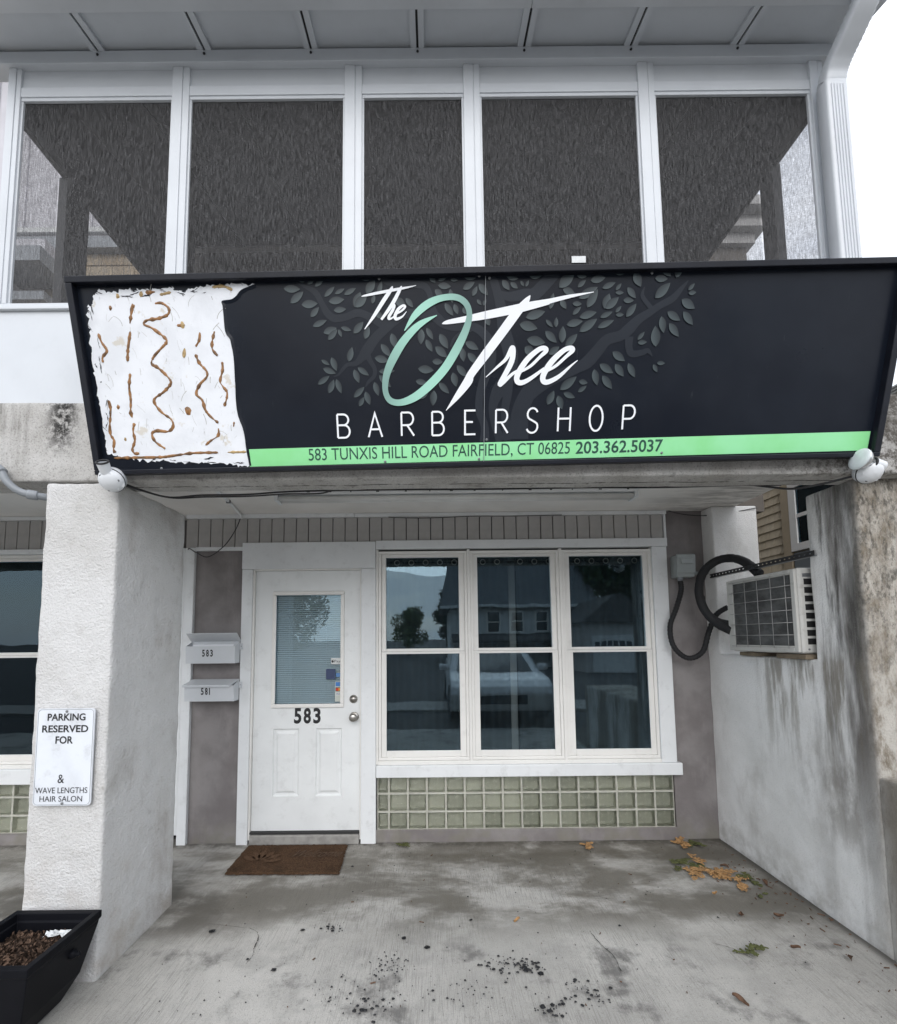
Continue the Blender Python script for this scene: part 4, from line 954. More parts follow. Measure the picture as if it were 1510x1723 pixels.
for i, (ch, u0, u1, v0, v1) in enumerate(CAPITALS):
    m = MB(); e = .0042; u0 /= 1000; u1 /= 1000; v0 /= 1000; v1 /= 1000
    for j, st in enumerate(GL[ch]):
        pts = [(u0+e+(u1-u0-2*e)*a, v0+e+(v1-v0-2*e)*b) for a, b in st]; n = len(pts)
        closed = pts[0] == pts[-1] or math.dist(pts[0], pts[-1]) < 1e-6
        L_, R_ = [], []
        for k in range(n):
            if closed: p, q = pts[(k-1) % (n-1)], pts[(k+1) % (n-1)]
            else: p, q = pts[max(k-1, 0)], pts[min(k+1, n-1)]
            d1 = (pts[k][0]-p[0], pts[k][1]-p[1]); d2 = (q[0]-pts[k][0], q[1]-pts[k][1])
            l1 = math.hypot(*d1) or 1; l2 = math.hypot(*d2) or 1
            if math.hypot(*d1) == 0: d1, l1 = d2, l2
            if math.hypot(*d2) == 0: d2, l2 = d1, l1
            n1 = (-d1[1]/l1, d1[0]/l1); n2 = (-d2[1]/l2, d2[0]/l2); mx_, my_ = n1[0]+n2[0], n1[1]+n2[1]; ml = math.hypot(mx_, my_) or 1
            mx_, my_ = mx_/ml, my_/ml; c = max(.35, mx_*n1[0]+my_*n1[1]); s_ = e/c
            ext = 0.
            L_.append((pts[k][0]+mx_*s_, pts[k][1]+my_*s_)); R_.append((pts[k][0]-mx_*s_, pts[k][1]-my_*s_))
        b = len(m.v); h = .0040+j*.00025
        for a_, b_ in zip(L_, R_): m.v += [sp(*a_, h), sp(*b_, h)]
        for k in range(n-1): m.f.append((b+2*k, b+2*k+1, b+2*k+3, b+2*k+2))
    obj('capital_letter', m, 'letter_white', sg)
# green band and address line
band = MB(); band.poly([sp(.718, .0235, .0016), sp(1.8263, .0263, .0016), sp(1.8263, .1078, .0016), sp(.7115, .102, .0016)]); band.poly([sp(1.8287, .0263, .0016), sp(SW-.0395, .0310, .0016), sp(SW-.0385, .117, .0016), sp(1.8287, .1078, .0016)])
obj('green_band', band, 'green', sg)
def sign_text(body, u0, v0, u1, v1, hgt, bold): return lettering(body, lambda a, b: sp(u0+(u1-u0)*a, v0+(v1-v0)*a+hgt*b, .0026), bold)
obj('address_line', sign_text('583 TUNXIS HILL ROAD FAIRFIELD, CT 06825', 1.000, .036, 2.234, .040, .062, .0), 'letter_green', sg)
obj('phone_number', sign_text('203.362.5037', 2.262, .046, 2.672, .048, .056, .014), 'letter_green', sg)
for u, v in ((1.80,.805),(1.845,.795),(1.36,.803),(2.56,.800),(1.805,.014+.02),(1.36,.032),(1.84,.12),(.30,.015+.01),(2.67,.042)):
    obj('sign_screw', lathe([(.006,0),(.006,.002),(.004,.0035),(0,.0036)], sp(u, v, .0016), SN, 10), 'galv', sg)

# ================================================================== fittings on the building
# parking sign on the pier
ps = thing('parking_sign', 'white parking reserved plate screwed to the white stucco pier', 'sign', (-1.705, -1.33, .767))
pm = MB(); r_ = .016; x0, x1, z0, z1 = -1.838, -1.574, .768, 1.203
prof = []
for cx, cz, a0 in ((x1-r_, z1-r_, 0), (x0+r_, z1-r_, 90), (x0+r_, z0+r_, 180), (x1-r_, z0+r_, 270)):
    for k in range(6): a = R(a0+90*k/5); prof.append((cx+r_*math.cos(a), cz+r_*math.sin(a)))
n = len(prof)
pm.v = [(x, -1.3405, z) for x, z in prof]+[(x, -1.334, z) for x, z in prof]
pm.f = [tuple(range(n))]+[(k, n+k, n+(k+1) % n, (k+1) % n) for k in range(n)]
plate = obj('plate', pm, simple('white_sign_plate', (.72,.75,.79), .35, var=.1, vs=7, dirt=.25), ps)
rim = MB().tube([(x*1.0, -1.3405, z) for x, z in [( -1.706+(p[0]+1.706)*.965, .9855+(p[1]-.9855)*.98) for p in prof+prof[:1]]], .0012, 5, False)
obj('plate_border', rim, 'pipe', ps)
for w, a, b, c, d, bold in (('PARKING',-1.790,-1.615,1.148,1.181,.022),('RESERVED',-1.812,-1.600,1.095,1.128,.022),('FOR',-1.748,-1.668,1.044,1.078,.022),('&',-1.728,-1.699,.868,.906,.0),('WAVE LENGTHS',-1.828,-1.590,.823,.849,.0),('HAIR SALON',-1.806,-1.612,.786,.811,.0)):
    obj('sign_word', flat_text(w, a, b, c, d, -1.3416, bold), 'letter_black', ps)
for z in (1.190, .778): obj('bolt', lathe([(.006,0),(.006,.003),(0,.004)], (-1.702,-1.3405,z), (0,-1,0), 10), 'galv', ps)

# mailboxes
def mailbox(z0, label, number, is_open):
    t = thing('mailbox', label, 'mailbox', (-1.71, .02, z0))
    xa, xb = -1.853, -1.488; d = -.095; h = .128 if is_open else .116
    m = MB(); w = .003
    yb, yt = d+.008, d         # front leans out a little
    front = [(xa, yb, z0), (xb, yb, z0), (xb, yt, z0+h), (xa, yt, z0+h)]
    m.quadbox([(xa,yb,z0),(xb,yb,z0),(xb,yb+w,z0),(xa,yb+w,z0),(xa,yt,z0+h),(xb,yt,z0+h),(xb,yt+w,z0+h),(xa,yt+w,z0+h)])
    m.box(xa+.0, xb, yb+w, -.002, z0, z0+w)
    for x in (xa, xb-w): m.quadbox([(x,yb+w,z0+w),(x+w,yb+w,z0+w),(x+w,-.002,z0+w),(x,-.002,z0+w),(x,yt+w,z0+h),(x+w,yt+w,z0+h),(x+w,-.002,z0+h+.035),(x,-.002,z0+h+.035)])
    m.box(xa+w, xb-w, -.005, -.002, z0+w, z0+h+.035)
    body = obj('body', m, 'alu', t)
    if is_open:
        hz = z0+h+.035
        lid = MB().quadbox([(xa-.008,-.010,hz),(xb+.012,-.010,hz),(xb+.012,-.006,hz+.002),(xa-.008,-.006,hz+.002),(xa-.014,-.072,hz+.060),(xb+.004,-.072,hz+.060),(xb+.004,-.069,hz+.064),(xa-.014,-.069,hz+.064)])
        obj('letter', B(xa+.03, xb-.03, -.05, -.046, z0+.03, z0+h+.012), 'letter_white', t)
    else:
        lid = MB().quadbox([(xa-.012,d-.012,z0+h-.012),(xb-.030,d-.012,z0+h-.012),(xb+.004,-.003,z0+h+.036),(xa+.012,-.003,z0+h+.036),(xa-.012,d-.012,z0+h+.004),(xb-.030,d-.012,z0+h+.004),(xb+.004,-.003,z0+h+.040),(xa+.012,-.003,z0+h+.040)])
    obj('lid', lid, 'alu', t, bevel=.002)
    cx = -1.690
    for k, ch in enumerate(number):
        a = cx-.040+k*.030; wd = .007 if ch == '1' else .020
        zt = z0+h*.80 if is_open else z0+h*.86; zb = zt-.052
        obj('number', lettering(ch, lambda p, q: (a+wd*p, yb+(yt-yb)*((zb-z0+(zt-zb)*q)/h)-.0008, zb+(zt-zb)*q), .03), 'letter_black', t)
    obj('bracket', B(xb+.001, xb+.024, -.012, -.004, z0+h-.028, z0+h+.018), 'alu', t); obj('bracket_screw', lathe([(.004,0),(.003,.003),(0,.003)], (xb+.014,-.012,z0+h-.004), (0,-1,0), 8), 'galv', t)
    return t
mailbox(1.340, 'upper white metal mailbox numbered 583 with its lid standing open', '583', True)
mailbox(1.062, 'lower white metal mailbox numbered 581 with its lid closed', '581', False)

# flood lamp holders
def floodlight(label, c, aim, socket, bulb):
    c = Vector(c); t = thing('flood_lamp', label, 'lamp', tuple(c+Vector((0, .06, 0))))
    cov = lathe([(.054,-.035),(.056,-.006),(.054,.0),(.050,.012),(.040,.024),(.022,.033),(0,.036)], c, aim, 28)
    cover = obj('cover', cov, 'lamp_white', t, smooth=True)
    obj('gasket', lathe([(.0572,-.008),(.0572,-.003)], c, aim, 28), 'black', t)
    a = Vector(aim).normalized()
    u = a.orthogonal().normalized(); w = a.cross(u)
    for k in range(6):
        an = k*math.pi/3+.3; q = c+a*.016+(u*math.cos(an)+w*math.sin(an))*.040
        obj('cover_screw', lathe([(.006,0),(.006,.006),(0,.007)], q, a, 8), 'lamp_white' if k % 2 else 'galv', cover)
    obj('mount_ear', lathe([(.009,-.02),(.009,-.012)], c+Vector((.048,0,-.028)), a, 10), 'lamp_white', t)
    s0 = c+Vector(socket[0]); sd_ = Vector(socket[1]).normalized()
    obj('socket', lathe([(.018,0),(.024,.008),(.026,.060),(.0262,.061),(.022,.061),(.021,.030),(0,.028)], s0, sd_, 24), 'lamp_white', t, smooth=False)
    obj('seal_ring', MB().tube([tuple(s0+sd_*.061+(sd_.orthogonal().normalized()*math.cos(q)+sd_.cross(sd_.orthogonal().normalized())*math.sin(q))*.024) for q in [2*math.pi*k/24 for k in range(25)]], .0045, 8, False), 'black', t, smooth=True)
    if bulb:
        e = s0+sd_*.055
        obj('bulb', lathe([(.017,0),(.019,.012),(.021,.022),(.030,.034),(.042,.050),(.049,.066),(.050,.074)], e, sd_, 32), simple('bulb_reflector', (.58,.60,.61), .22, metal=.6, var=.05), t, smooth=True)
        obj('bulb_lens', lathe([(.050,.0735),(.0475,.078),(.036,.082),(.020,.0845),(.010,.0850),(0,.0852)], e, sd_, 32), simple('frosted_lens', (.66,.72,.72), .18, var=.1, vs=30), t, smooth=True)
    else:
        obj('socket_bore', lathe([(.0205,.029),(.0205,.0305)], s0, sd_, 20), 'black', t)
floodlight('white round lamp holder with an empty socket at the lower left corner of the sign', (-1.497,-1.412,2.256), (.12,-.75,-.62), ((-.004,-.020,.020), (.06,-.60,.66)), False)
floodlight('white flood lamp with a reflector bulb at the lower right corner of the sign', (2.052,-1.395,2.268), (-.10,-.80,-.50), ((.052,-.012,.020), (-.96,-.12,.24)), True)

# strip light under the soffit
sl = thing('strip_light', 'long white two-tube strip light mounted under the canopy soffit', 'lamp', (.16, -.50, 2.49))
obj('housing', MB().box(-1.035, 1.335, -.60, -.49, 2.452, 2.4915), 'white', sl, bevel=.006)
hb = MB()
for i in range(30):
    x = -1.0+i*.08+.02*math.sin(i*7); hb.box(x, x+.008+.006*(i % 3), -.6008, -.5995, 2.462+.008*(i % 2), 2.468+.008*(i % 2))
stuff(obj('mounting_hole', hb, 'gap', sl))
for y in (-.572, -.518): obj('tube_lamp', MB().tube([(-1.01,y,2.432),(1.31,y,2.432)], .016, 12), simple('lamp_tube', (.72,.72,.70), .3), sl, smooth=True)
for x in (-1.034, 1.312): obj('end_cap', B(x, x+.022, -.598, -.492, 2.412, 2.4515), 'white', sl, bevel=.003)

# conduit and wires
cp = thing('conduit', 'thin white conduit running across the soffit to the siding above the door', 'pipe', (-1.45, -.3, 2.47))
obj('pipe', MB().tube([(-1.39,-.75,2.484),(-1.44,-.35,2.484),(-1.497,-.03,2.480),(-1.500,-.02,2.455)], .010, 10), 'white', cp, smooth=True)
obj('clamp', B(-1.452, -1.424, -.37, -.355, 2.470, 2.4915), 'galv', cp)
def wire(name, pts, r, mat, label, cat='cable', seg=8, n=8):
    P_ = spline(pts, n)
    if r > .02: r = [r*(1+.05*noise.noise(Vector(p)*30)-(.06 if i % 9 == 0 else 0)) for i, p in enumerate(P_)]
    o = obj(name, MB().tube(P_, r, seg), mat, None, smooth=True); return tag(o, label, cat)
wire('hanging_wire', [(-1.500,-.02,2.46),(-1.54,-.02,2.36),(-1.62,-.022,2.24),(-1.74,-.022,2.155),(-1.83,-.020,2.185),(-1.89,-.018,2.222),(-1.905,-.01,2.215)], .0036, 'wire', 'thin black wire drooping from the conduit end to the white trim post')
rw = random.Random(8)
bundle = [(-1.50,-1.34,2.27),(-1.40,-1.15,2.262),(-1.22,-1.135,2.274),(-1.0,-1.12,2.280),(-.80,-1.12,2.292),(-.6,-1.11,2.300),(-.2,-1.11,2.302),(.3,-1.11,2.30),(.8,-1.11,2.303),(1.2,-1.11,2.30),(1.6,-1.115,2.305),(1.84,-1.13,2.300)]
wire('cable_bundle', bundle, .0050, 'wire', 'grey cable stapled along the back of the canopy beam')
wire('lamp_cable', [(p[0]+.01, p[1]+.012, p[2]-.010+rw.gauss(0, .004)) for p in bundle[:6]]+[(-.56,-.80,2.43),(-.50,-.62,2.468)], .0042, 'wire', 'second cable from the left lamp holder ending at the strip light')
wire('lamp_cable', [(1.70,-1.12,2.305),(1.78,-1.14,2.285),(1.86,-1.18,2.262),(1.95,-1.25,2.262),(2.03,-1.34,2.270)], .006, 'wire', 'short dark cable looping down to the right flood lamp')
wire('roof_wire', [(-.35,-.015,2.455),(-.2,-.022,2.445),(.0,-.022,2.443),(.3,-.020,2.455),(.6,-.020,2.452),(1.0,-.018,2.458)], .003, 'wire', 'thin black wire sagging along the top of the siding strip')
wire('corner_wire', [(1.83,.02,2.50),(1.95,-.01,2.455),(2.10,-.04,2.435),(2.25,-.09,2.44),(2.45,-.12,2.47)], .0035, 'wire', 'thin black wire strung across the top of the right corner')
cl = thing('electrical_conduit', 'grey plastic conduit with elbow on the beam left of the pier', 'pipe', (-2.0, -1.35, 2.28))
obj('pipe', MB().tube(spline([(-2.25,-1.36,2.42),(-2.12,-1.36,2.365),(-2.065,-1.36,2.325),(-2.035,-1.355,2.275),(-1.99,-1.34,2.235),(-1.93,-1.31,2.222),(-1.83,-1.18,2.225),(-1.70,-.95,2.232)], 8), .017, 12), 'pipe', cl, smooth=True)
for p, d in (((-2.072,-1.36,2.333), (-.6,0,.5)), ((-1.945,-1.318,2.223), (.8,.45,-.05))):
    obj('coupling', lathe([(.022,-.02),(.023,-.015),(.023,.015),(.022,.02)], p, d, 14), 'pipe', cl, smooth=True)

# disconnect box and its whip
db = thing('disconnect_box', 'small grey electrical disconnect box on the dark wall beside the window', 'electrical box', (1.912, 0, 1.95))
obj('body', B(1.848, 1.978, -.070, .029, 1.955, 2.125), 'box_grey', db, bevel=.006)
obj('cover', MB().quadbox([(1.843,-.078,1.985),(1.983,-.078,1.985),(1.983,-.0702,1.985),(1.843,-.0702,1.985),(1.843,-.085,2.118),(1.983,-.085,2.118),(1.983,-.0702,2.132),(1.843,-.0702,2.132)]), 'box_grey', db, bevel=.004)
obj('handle', B(1.868, 1.958, -.094, -.0845, 2.055, 2.092), 'box_grey', db, bevel=.010, seg=3)
obj('fitting', MB().tube([(1.885,-.035,1.955),(1.885,-.035,1.925)], .019, 12), 'pipe', db)
obj('stub_pipe', MB().tube([(1.978,-.03,1.985),(2.10,-.03,1.99)], .014, 10), 'box_grey', db, smooth=True)
pw = spline([(1.885,-.035,1.935),(1.878,-.05,1.85),(1.825,-.07,1.72),(1.768,-.075,1.58),(1.785,-.08,1.43),(1.88,-.09,1.345),(1.985,-.10,1.39),(2.03,-.12,1.54),(2.06,-.17,1.66),(2.10,-.24,1.71)], 24)
tag(obj('power_whip', MB().tube(pw, [.0195 if i % 4 < 2 else .0172 for i in range(len(pw))], 12), 'rubber_hose', smooth=True), 'black ribbed flexible conduit looping below the grey disconnect box', 'cable')
wire('coolant_hose', [(2.14,-.52,1.91),(2.13,-.42,2.00),(2.11,-.30,2.055),(2.06,-.20,2.05),(1.985,-.16,1.97),(1.955,-.15,1.83),(1.975,-.17,1.70),(2.02,-.23,1.60),(2.06,-.33,1.54)], .030, 'rubber_hose', 'thick black insulated hose arching over the air conditioner', n=10, seg=14)
wire('coolant_hose', [(1.968,-.155,1.80),(1.985,-.165,1.70),(2.03,-.22,1.62),(2.08,-.32,1.585)], .022, 'rubber_hose', 'thinner black insulated hose entering the end of the air conditioner', n=8, seg=12)

MAT['guard'] = simple('guard_wire_coating', (.33,.33,.32), .5)
# air conditioner in the wall opening
ac = thing('air_conditioner', 'white outdoor air conditioner unit with wire guard set in the right wall opening', 'air conditioner', (2.2, -.6, 1.40))
A0, A1, AX, AZ0, AZ1 = -.915, -.312, 2.048, 1.402, 1.892
m = MB(); m.box(AX+.018, 2.36, A0, A1, AZ0, AZ1)
obj('casing', m, 'ac', ac, bevel=.016, seg=3)
f0, f1, g0, g1 = A0+.006, A1-.006, AZ0+.008, AZ1-.008       # front rim
m = MB(); m.box(AX, AX+.0175, f0, f0+.030, g0, g1); m.box(AX, AX+.0175, f1-.058, f1, g0, g1); m.box(AX, AX+.0175, f0+.030, f1-.058, g1-.028, g1); m.box(AX, AX+.0175, f0+.030, f1-.058, g0, g0+.036)
obj('front_rim', m, 'ac', ac, bevel=.004)
obj('coil', B(AX+.008, AX+.0178, f0+.0302, f1-.0582, g0+.0362, g1-.0282), 'coil', ac)
ya, yb_, za, zb = f0+.022, f1-.048, g0+.028, g1-.020
for k in range(5): y = ya+(yb_-ya)*(k+.35)/4.6; obj('guard_wire', MB().tube([(AX-.006,y,za-.006),(AX-.006,y,zb+.006)], .0019, 6), 'guard', ac, smooth=True)
for k in range(7): z = za+(zb-za)*k/6; obj('guard_wire', MB().tube([(AX-.011,ya-.006,z),(AX-.011,yb_+.006,z)], .0019, 6), 'guard', ac, smooth=True)
for k in range(8):
    z = AZ0+.052+k*.0485; obj('side_slot', B(2.098, 2.33, A0-.0015, A0+.004, z, z+.034), 'black', ac)
obj('side_slot', B(2.092, 2.18, A0-.0015, A0+.003, AZ1-.055, AZ1-.034), 'galv', ac)
obj('screw', lathe([(.006,0),(.005,.003),(0,.003)], (2.102,A0,AZ0+.025), (0,-1,0), 10), 'galv', ac)
ba = thing('slotted_angle', 'dark slotted steel angle bar laid across the opening above the air conditioner', 'bracket', (2.1, -.5, 1.95))
obj('flange', B(2.1, 2.128, -1.0, -.06, 1.944, 1.947), 'galv', ba)
sm = MB(); n = 26
sm.box(2.097, 2.0995, -1.0, -.06, 1.944, 1.956); sm.box(2.097, 2.0995, -1.0, -.06, 1.963, 1.974)
for k in range(n): y = -1.0+.94*k/n; sm.box(2.097, 2.0995, y, y+.022, 1.956, 1.963)
stuff(obj('slotted_web', sm, simple('dark_steel', (.06,.06,.062), .5, metal=.5, var=.3, vs=40), ba))
ws = thing('wood_shim', 'weathered wooden block wedged under the air conditioner', 'wood block', (2.1,-.5,1.36))
obj('block', B(2.09, 2.30, -.55, -.35, 1.373, 1.3985), 'wood', ws, bevel=.004); obj('block', B(2.075, 2.32, -.92, -.70, 1.370, 1.3985), 'wood', ws, bevel=.004)

# doormat
dmx = thing('doormat', 'brown coir doormat with a faint leaf design in front of the door', 'doormat', (-1.0, -.2, 0))
m = MB(); nx, ny = 60, 36; cor = [(-1.372,-.432),(-.628,-.445),(-.652,.015-.05),(-1.382,-.035)]
rm_ = random.Random(2)
def bil(s, t): 
    a = [cor[0][k]*(1-s)+cor[1][k]*s for k in (0, 1)]; b = [cor[3][k]*(1-s)+cor[2][k]*s for k in (0, 1)]; return a[0]*(1-t)+b[0]*t, a[1]*(1-t)+b[1]*t
for j in range(ny+1):
    for i in range(nx+1):
        x, y = bil(i/nx, j/ny); ed = i in (0, nx) or j in (0, ny)
        m.v.append((x+(rm_.gauss(0, .003) if ed else 0), y+(rm_.gauss(0, .003) if ed else 0), .008 if ed else .019+rm_.gauss(0, .0015)))
for j in range(ny):
    for i in range(nx): a = j*(nx+1)+i; m.f.append((a, a+1, a+nx+2, a+nx+1))
obj('pile', m, 'coir', dmx)
m = MB()
for k, an in enumerate((150, 122, 95, 68, 40, 12)):       # fan of leaf shapes
    cx, cy = -1.20, -.30; L = .155; dx, dy = math.cos(R(an))*L, math.sin(R(an))*L*1.05; N = 8; pts = []
    for s_ in (1, -1):
        for q in (range(N+1) if s_ == 1 else range(N-1, 0, -1)):
            t = q/N; w = .026*math.sin(math.pi*t); pts.append((cx+dx*(.15+.85*t)-dy/L*w*s_, cy+dy*(.15+.85*t)+dx/L*w*s_, .0235))
    m.poly(pts)
obj('leaf_design', m, simple('coir_motif', (.125,.074,.045), .95, .1, var=.5, vs=140, bump=.8, bs=260), dmx)
vs, fs = text_shape('Welcome', 0); m = MB(); m.v = [(-1.02+.34*a+.05*b, -.24+.10*b, .0238) for a, b in vs]; m.f = list(fs); obj('faded_script', m, simple('coir_faded', (.115,.068,.04), .95, var=.5, vs=140), dmx)

# planter
pl = thing('planter', 'square black plastic planter box with mulch at the foot of the white pier', 'planter', (-1.665, -1.57, 0))
X0, X1, Ya, Yb, Zr = -1.858, -1.482, -1.728, -1.362, .330
bx0, bx1, bya, byb = -1.765, -1.578, -1.64, -1.445
m = MB()
def ringp(i, z, b=None):
    if b is None: b = (X0+i, X1-i, Ya+i, Yb-i)
    return [(b[0],b[2],z),(b[1],b[2],z),(b[1],b[3],z),(b[0],b[3],z)]
rings = [ringp(0,.012,(bx0,bx1,bya,byb)), ringp(0,.10,(bx0-.045,bx1+.045,bya-.045,byb+.04)), ringp(.008,Zr-.05), ringp(.006,Zr-.035), ringp(0,Zr-.03), ringp(0,Zr), ringp(.026,Zr), ringp(.028,Zr-.03), ringp(.034,Zr-.032), ringp(.04,Zr-.09)]
for r_ in rings: m.v += r_
for L in range(len(rings)-1):
    for k in range(4): m.f.append((4*L+k, 4*L+(k+1) % 4, 4*L+4+(k+1) % 4, 4*L+4+k))
m.f.append((3, 2, 1, 0)); b = (len(rings)-1)*4; m.f.append((b, b+1, b+2, b+3))
obj('box', m, 'planter', pl, bevel=.006, seg=2)
m = MB(); rk = random.Random(4); m.v = [(X0+.03,Ya+.03,Zr-.075),(X1-.03,Ya+.03,Zr-.075),(X1-.03,Yb-.03,Zr-.075),(X0+.03,Yb-.03,Zr-.075)]; m.f = [(0,1,2,3)]; m.tone = [.1]*4
for _ in range(1500):
    x = rk.uniform(X0+.045, X1-.045); y = rk.uniform(Ya+.045, Yb-.045); z = Zr-.072+.012*rk.random()+.02*math.exp(-((x+1.70)**2+(y+1.60)**2)/.012)
    a = rk.random()*6.3; l = rk.uniform(.003, .009); w = l*.45; t = rk.random()**1.6; e = rk.gauss(0, .004)
    ca, sa = math.cos(a), math.sin(a); bb = len(m.v)
    m.v += [(x+ca*l-sa*w, y+sa*l+ca*w, z+e), (x-ca*l-sa*w, y-sa*l+ca*w, z-e), (x-ca*l+sa*w, y-sa*l-ca*w, z-e+.003), (x+ca*l+sa*w, y+sa*l-ca*w, z+e+.003)]
    m.f.append((bb, bb+1, bb+2, bb+3)); m.tone += [t]*4
stuff(obj('mulch', m, 'mulch', pl))
obj('tie_knob', lathe([(.016,-.02),(.018,.0),(.018,.012),(.012,.020),(.006,.024),(.010,.030),(0,.036)], (-1.502,-1.50,.235), (1,.1,-.1), 14), 'planter', pl, smooth=True)
m = MB(); nx, ny = 10, 5
for j in range(ny+1):
    for i in range(nx+1):
        m.v.append((-1.66+.13*i/nx+rk.gauss(0, .003), -1.455+.035*j/ny+rk.gauss(0, .003), Zr-.052+.018*noise.noise(Vector((i*.9, j*.9, 1)))+rk.gauss(0, .003)))
for j in range(ny):
    for i in range(nx): a = j*(nx+1)+i; m.f.append((a, a+1, a+nx+2, a+nx+1))
o = obj('crumpled_wrapper', m, 'foil'); tag(o, 'crumpled white wrapper lying on the mulch in the black planter', 'litter')

# cedar sprigs and leaf litter on the slab
def sprig(loc, size, n, mat, label, seed, ang=None):
    r = random.Random(seed); m = MB()
    a0 = r.random()*6.28 if ang is None else ang
    def frond(p, a, L, dep):
        p = Vector(p); d = Vector((math.cos(a), math.sin(a), 0)); k = 5
        pts = [p]
        for i in range(k):
            a += r.gauss(0, .16); d = Vector((math.cos(a), math.sin(a), r.gauss(0, .10))); q = pts[-1]+d*L/k; q.z = max(.006, min(q.z, .045)); pts.append(q)
        w = .0038*(1 if dep else 1.2)
        m.tube(pts, [w*(1-.6*i/k) for i in range(k+1)], 5)
        if dep < 2:
            for i in range(1, k+1):
                for s_ in (-1, 1):
                    if r.random() < .85: frond(pts[i], a+s_*r.uniform(.5, .9), L*(.50-.05*i)*r.uniform(.8, 1.2), dep+1)
    for i in range(n):
        frond((loc[0]+r.gauss(0, size*.22), loc[1]+r.gauss(0, size*.18), .010+.006*(i % 4)), a0+i*2*math.pi/max(n, 1)+r.gauss(0, .4), size*r.uniform(.55, .85), 0)
    return tag(obj('cedar_sprig', m, mat, smooth=True), label, 'leaf litter', 'cedar sprigs fallen on the slab')
sprig((1.71,-.465), .15, 10, 'dry', 'largest clump of dry orange cedar sprigs near the right wall', 1)
sprig((1.645,-.385), .11, 6, 'olive', 'olive green sprig tucked behind the largest orange clump', 2)
sprig((1.765,-.06), .095, 6, 'dry', 'orange cedar sprigs against the wall right of the glass blocks', 3)
sprig((1.845,-.085), .08, 5, 'olive', 'olive sprig beside the orange sprigs at the wall foot', 4)
sprig((1.835,-.565), .09, 6, 'dry', 'small orange sprig just in front of the largest clump', 5)
sprig((1.915,-.545), .08, 4, 'olive', 'dark green sprig right of the small orange sprig', 6)
sprig((1.08,-.09), .07, 4, 'dry', 'single orange sprig at the foot of the glass blocks', 7)
sprig((-.245,-.06), .075, 4, 'olive', 'olive sprig beside the door casing foot', 8)
sprig((1.475,-1.20), .075, 4, 'olive', 'lone olive sprig in the middle of the right slab', 9)
sprig((1.885,-.72), .04, 2, 'olive', 'tiny green sprig near the foot of the right wall', 10)
def dead_leaf(x, y, s, label, seed, mat='brownleaf'):
    r = random.Random(seed); a = r.random()*6; m = MB(); ca, sa = math.cos(a), math.sin(a)
    for i in range(7):
        t = i/6; w = s*.28*math.sin(math.pi*min(1, t+.06))
        for k in (-1, 0, 1): lx, ly = (t-.5)*s, w*k; m.v.append((x+ca*lx-sa*ly, y+sa*lx+ca*ly, .010+.010*abs(k)+.006*math.sin(t*4+seed)))
    for i in range(6):
        for k in (0, 1): q = 3*i+k; m.f.append((q, q+1, q+4, q+3))
    return tag(obj('dead_leaf', m, mat), label, 'leaf', 'dead leaves on the slab')
for i, (x, y, s, lab) in enumerate(((1.245,-1.475,.06,'curled brown leaf nearest the camera on the right'),(1.635,-.905,.05,'flat brown leaf left of the wall foot'),(1.83,-.915,.045,'brown leaf close to the right wall base'),(1.72,-1.165,.04,'thin brown leaf in the front right of the slab'),(1.91,-1.24,.05,'long brown leaf at the front foot of the right wall'),(1.87,-.40,.05,'reddish leaf behind the orange clump'),(1.99,-.60,.05,'dark leaf in the corner by the right wall'))):
    dead_leaf(x, y, s, lab, i+20)
dead_leaf(.422, -.934, .035, 'tiny orange leaf alone in the middle of the slab', 33, 'dry')
dead_leaf(1.62, -.70, .03, 'tiny orange leaf left of the wall in the middle distance', 34, 'dry')
bits = MB(); rz_ = random.Random(9)
for _ in range(130):
    if rz_.random() < .75: x = 2.10-abs(rz_.gauss(0, .18)); y = rz_.uniform(-1.45, -.05)
    else: x = rz_.uniform(-1.3, 2.0); y = rz_.uniform(-1.5, -.03)
    a = rz_.random()*6; l = rz_.uniform(.002, .012)*(.4+rz_.random()); w = rz_.uniform(.0008, .003); ca, sa = math.cos(a), math.sin(a)
    bits.quadbox([(x-ca*l+sa*w,y-sa*l-ca*w,.005),(x+ca*l+sa*w,y+sa*l-ca*w,.005),(x+ca*l-sa*w,y+sa*l+ca*w,.005),(x-ca*l-sa*w,y-sa*l+ca*w,.005),(x-ca*l,y-sa*l,.0095),(x+ca*l,y+sa*l,.0095),(x+ca*l*.9,y+sa*l*.9,.0096),(x-ca*l*.9,y-sa*l*.9,.0096)])
o = stuff(obj('leaf_litter', bits, 'brownleaf')); tag(o, 'scattered brown bits of twig and leaf over the slab', 'leaf litter')

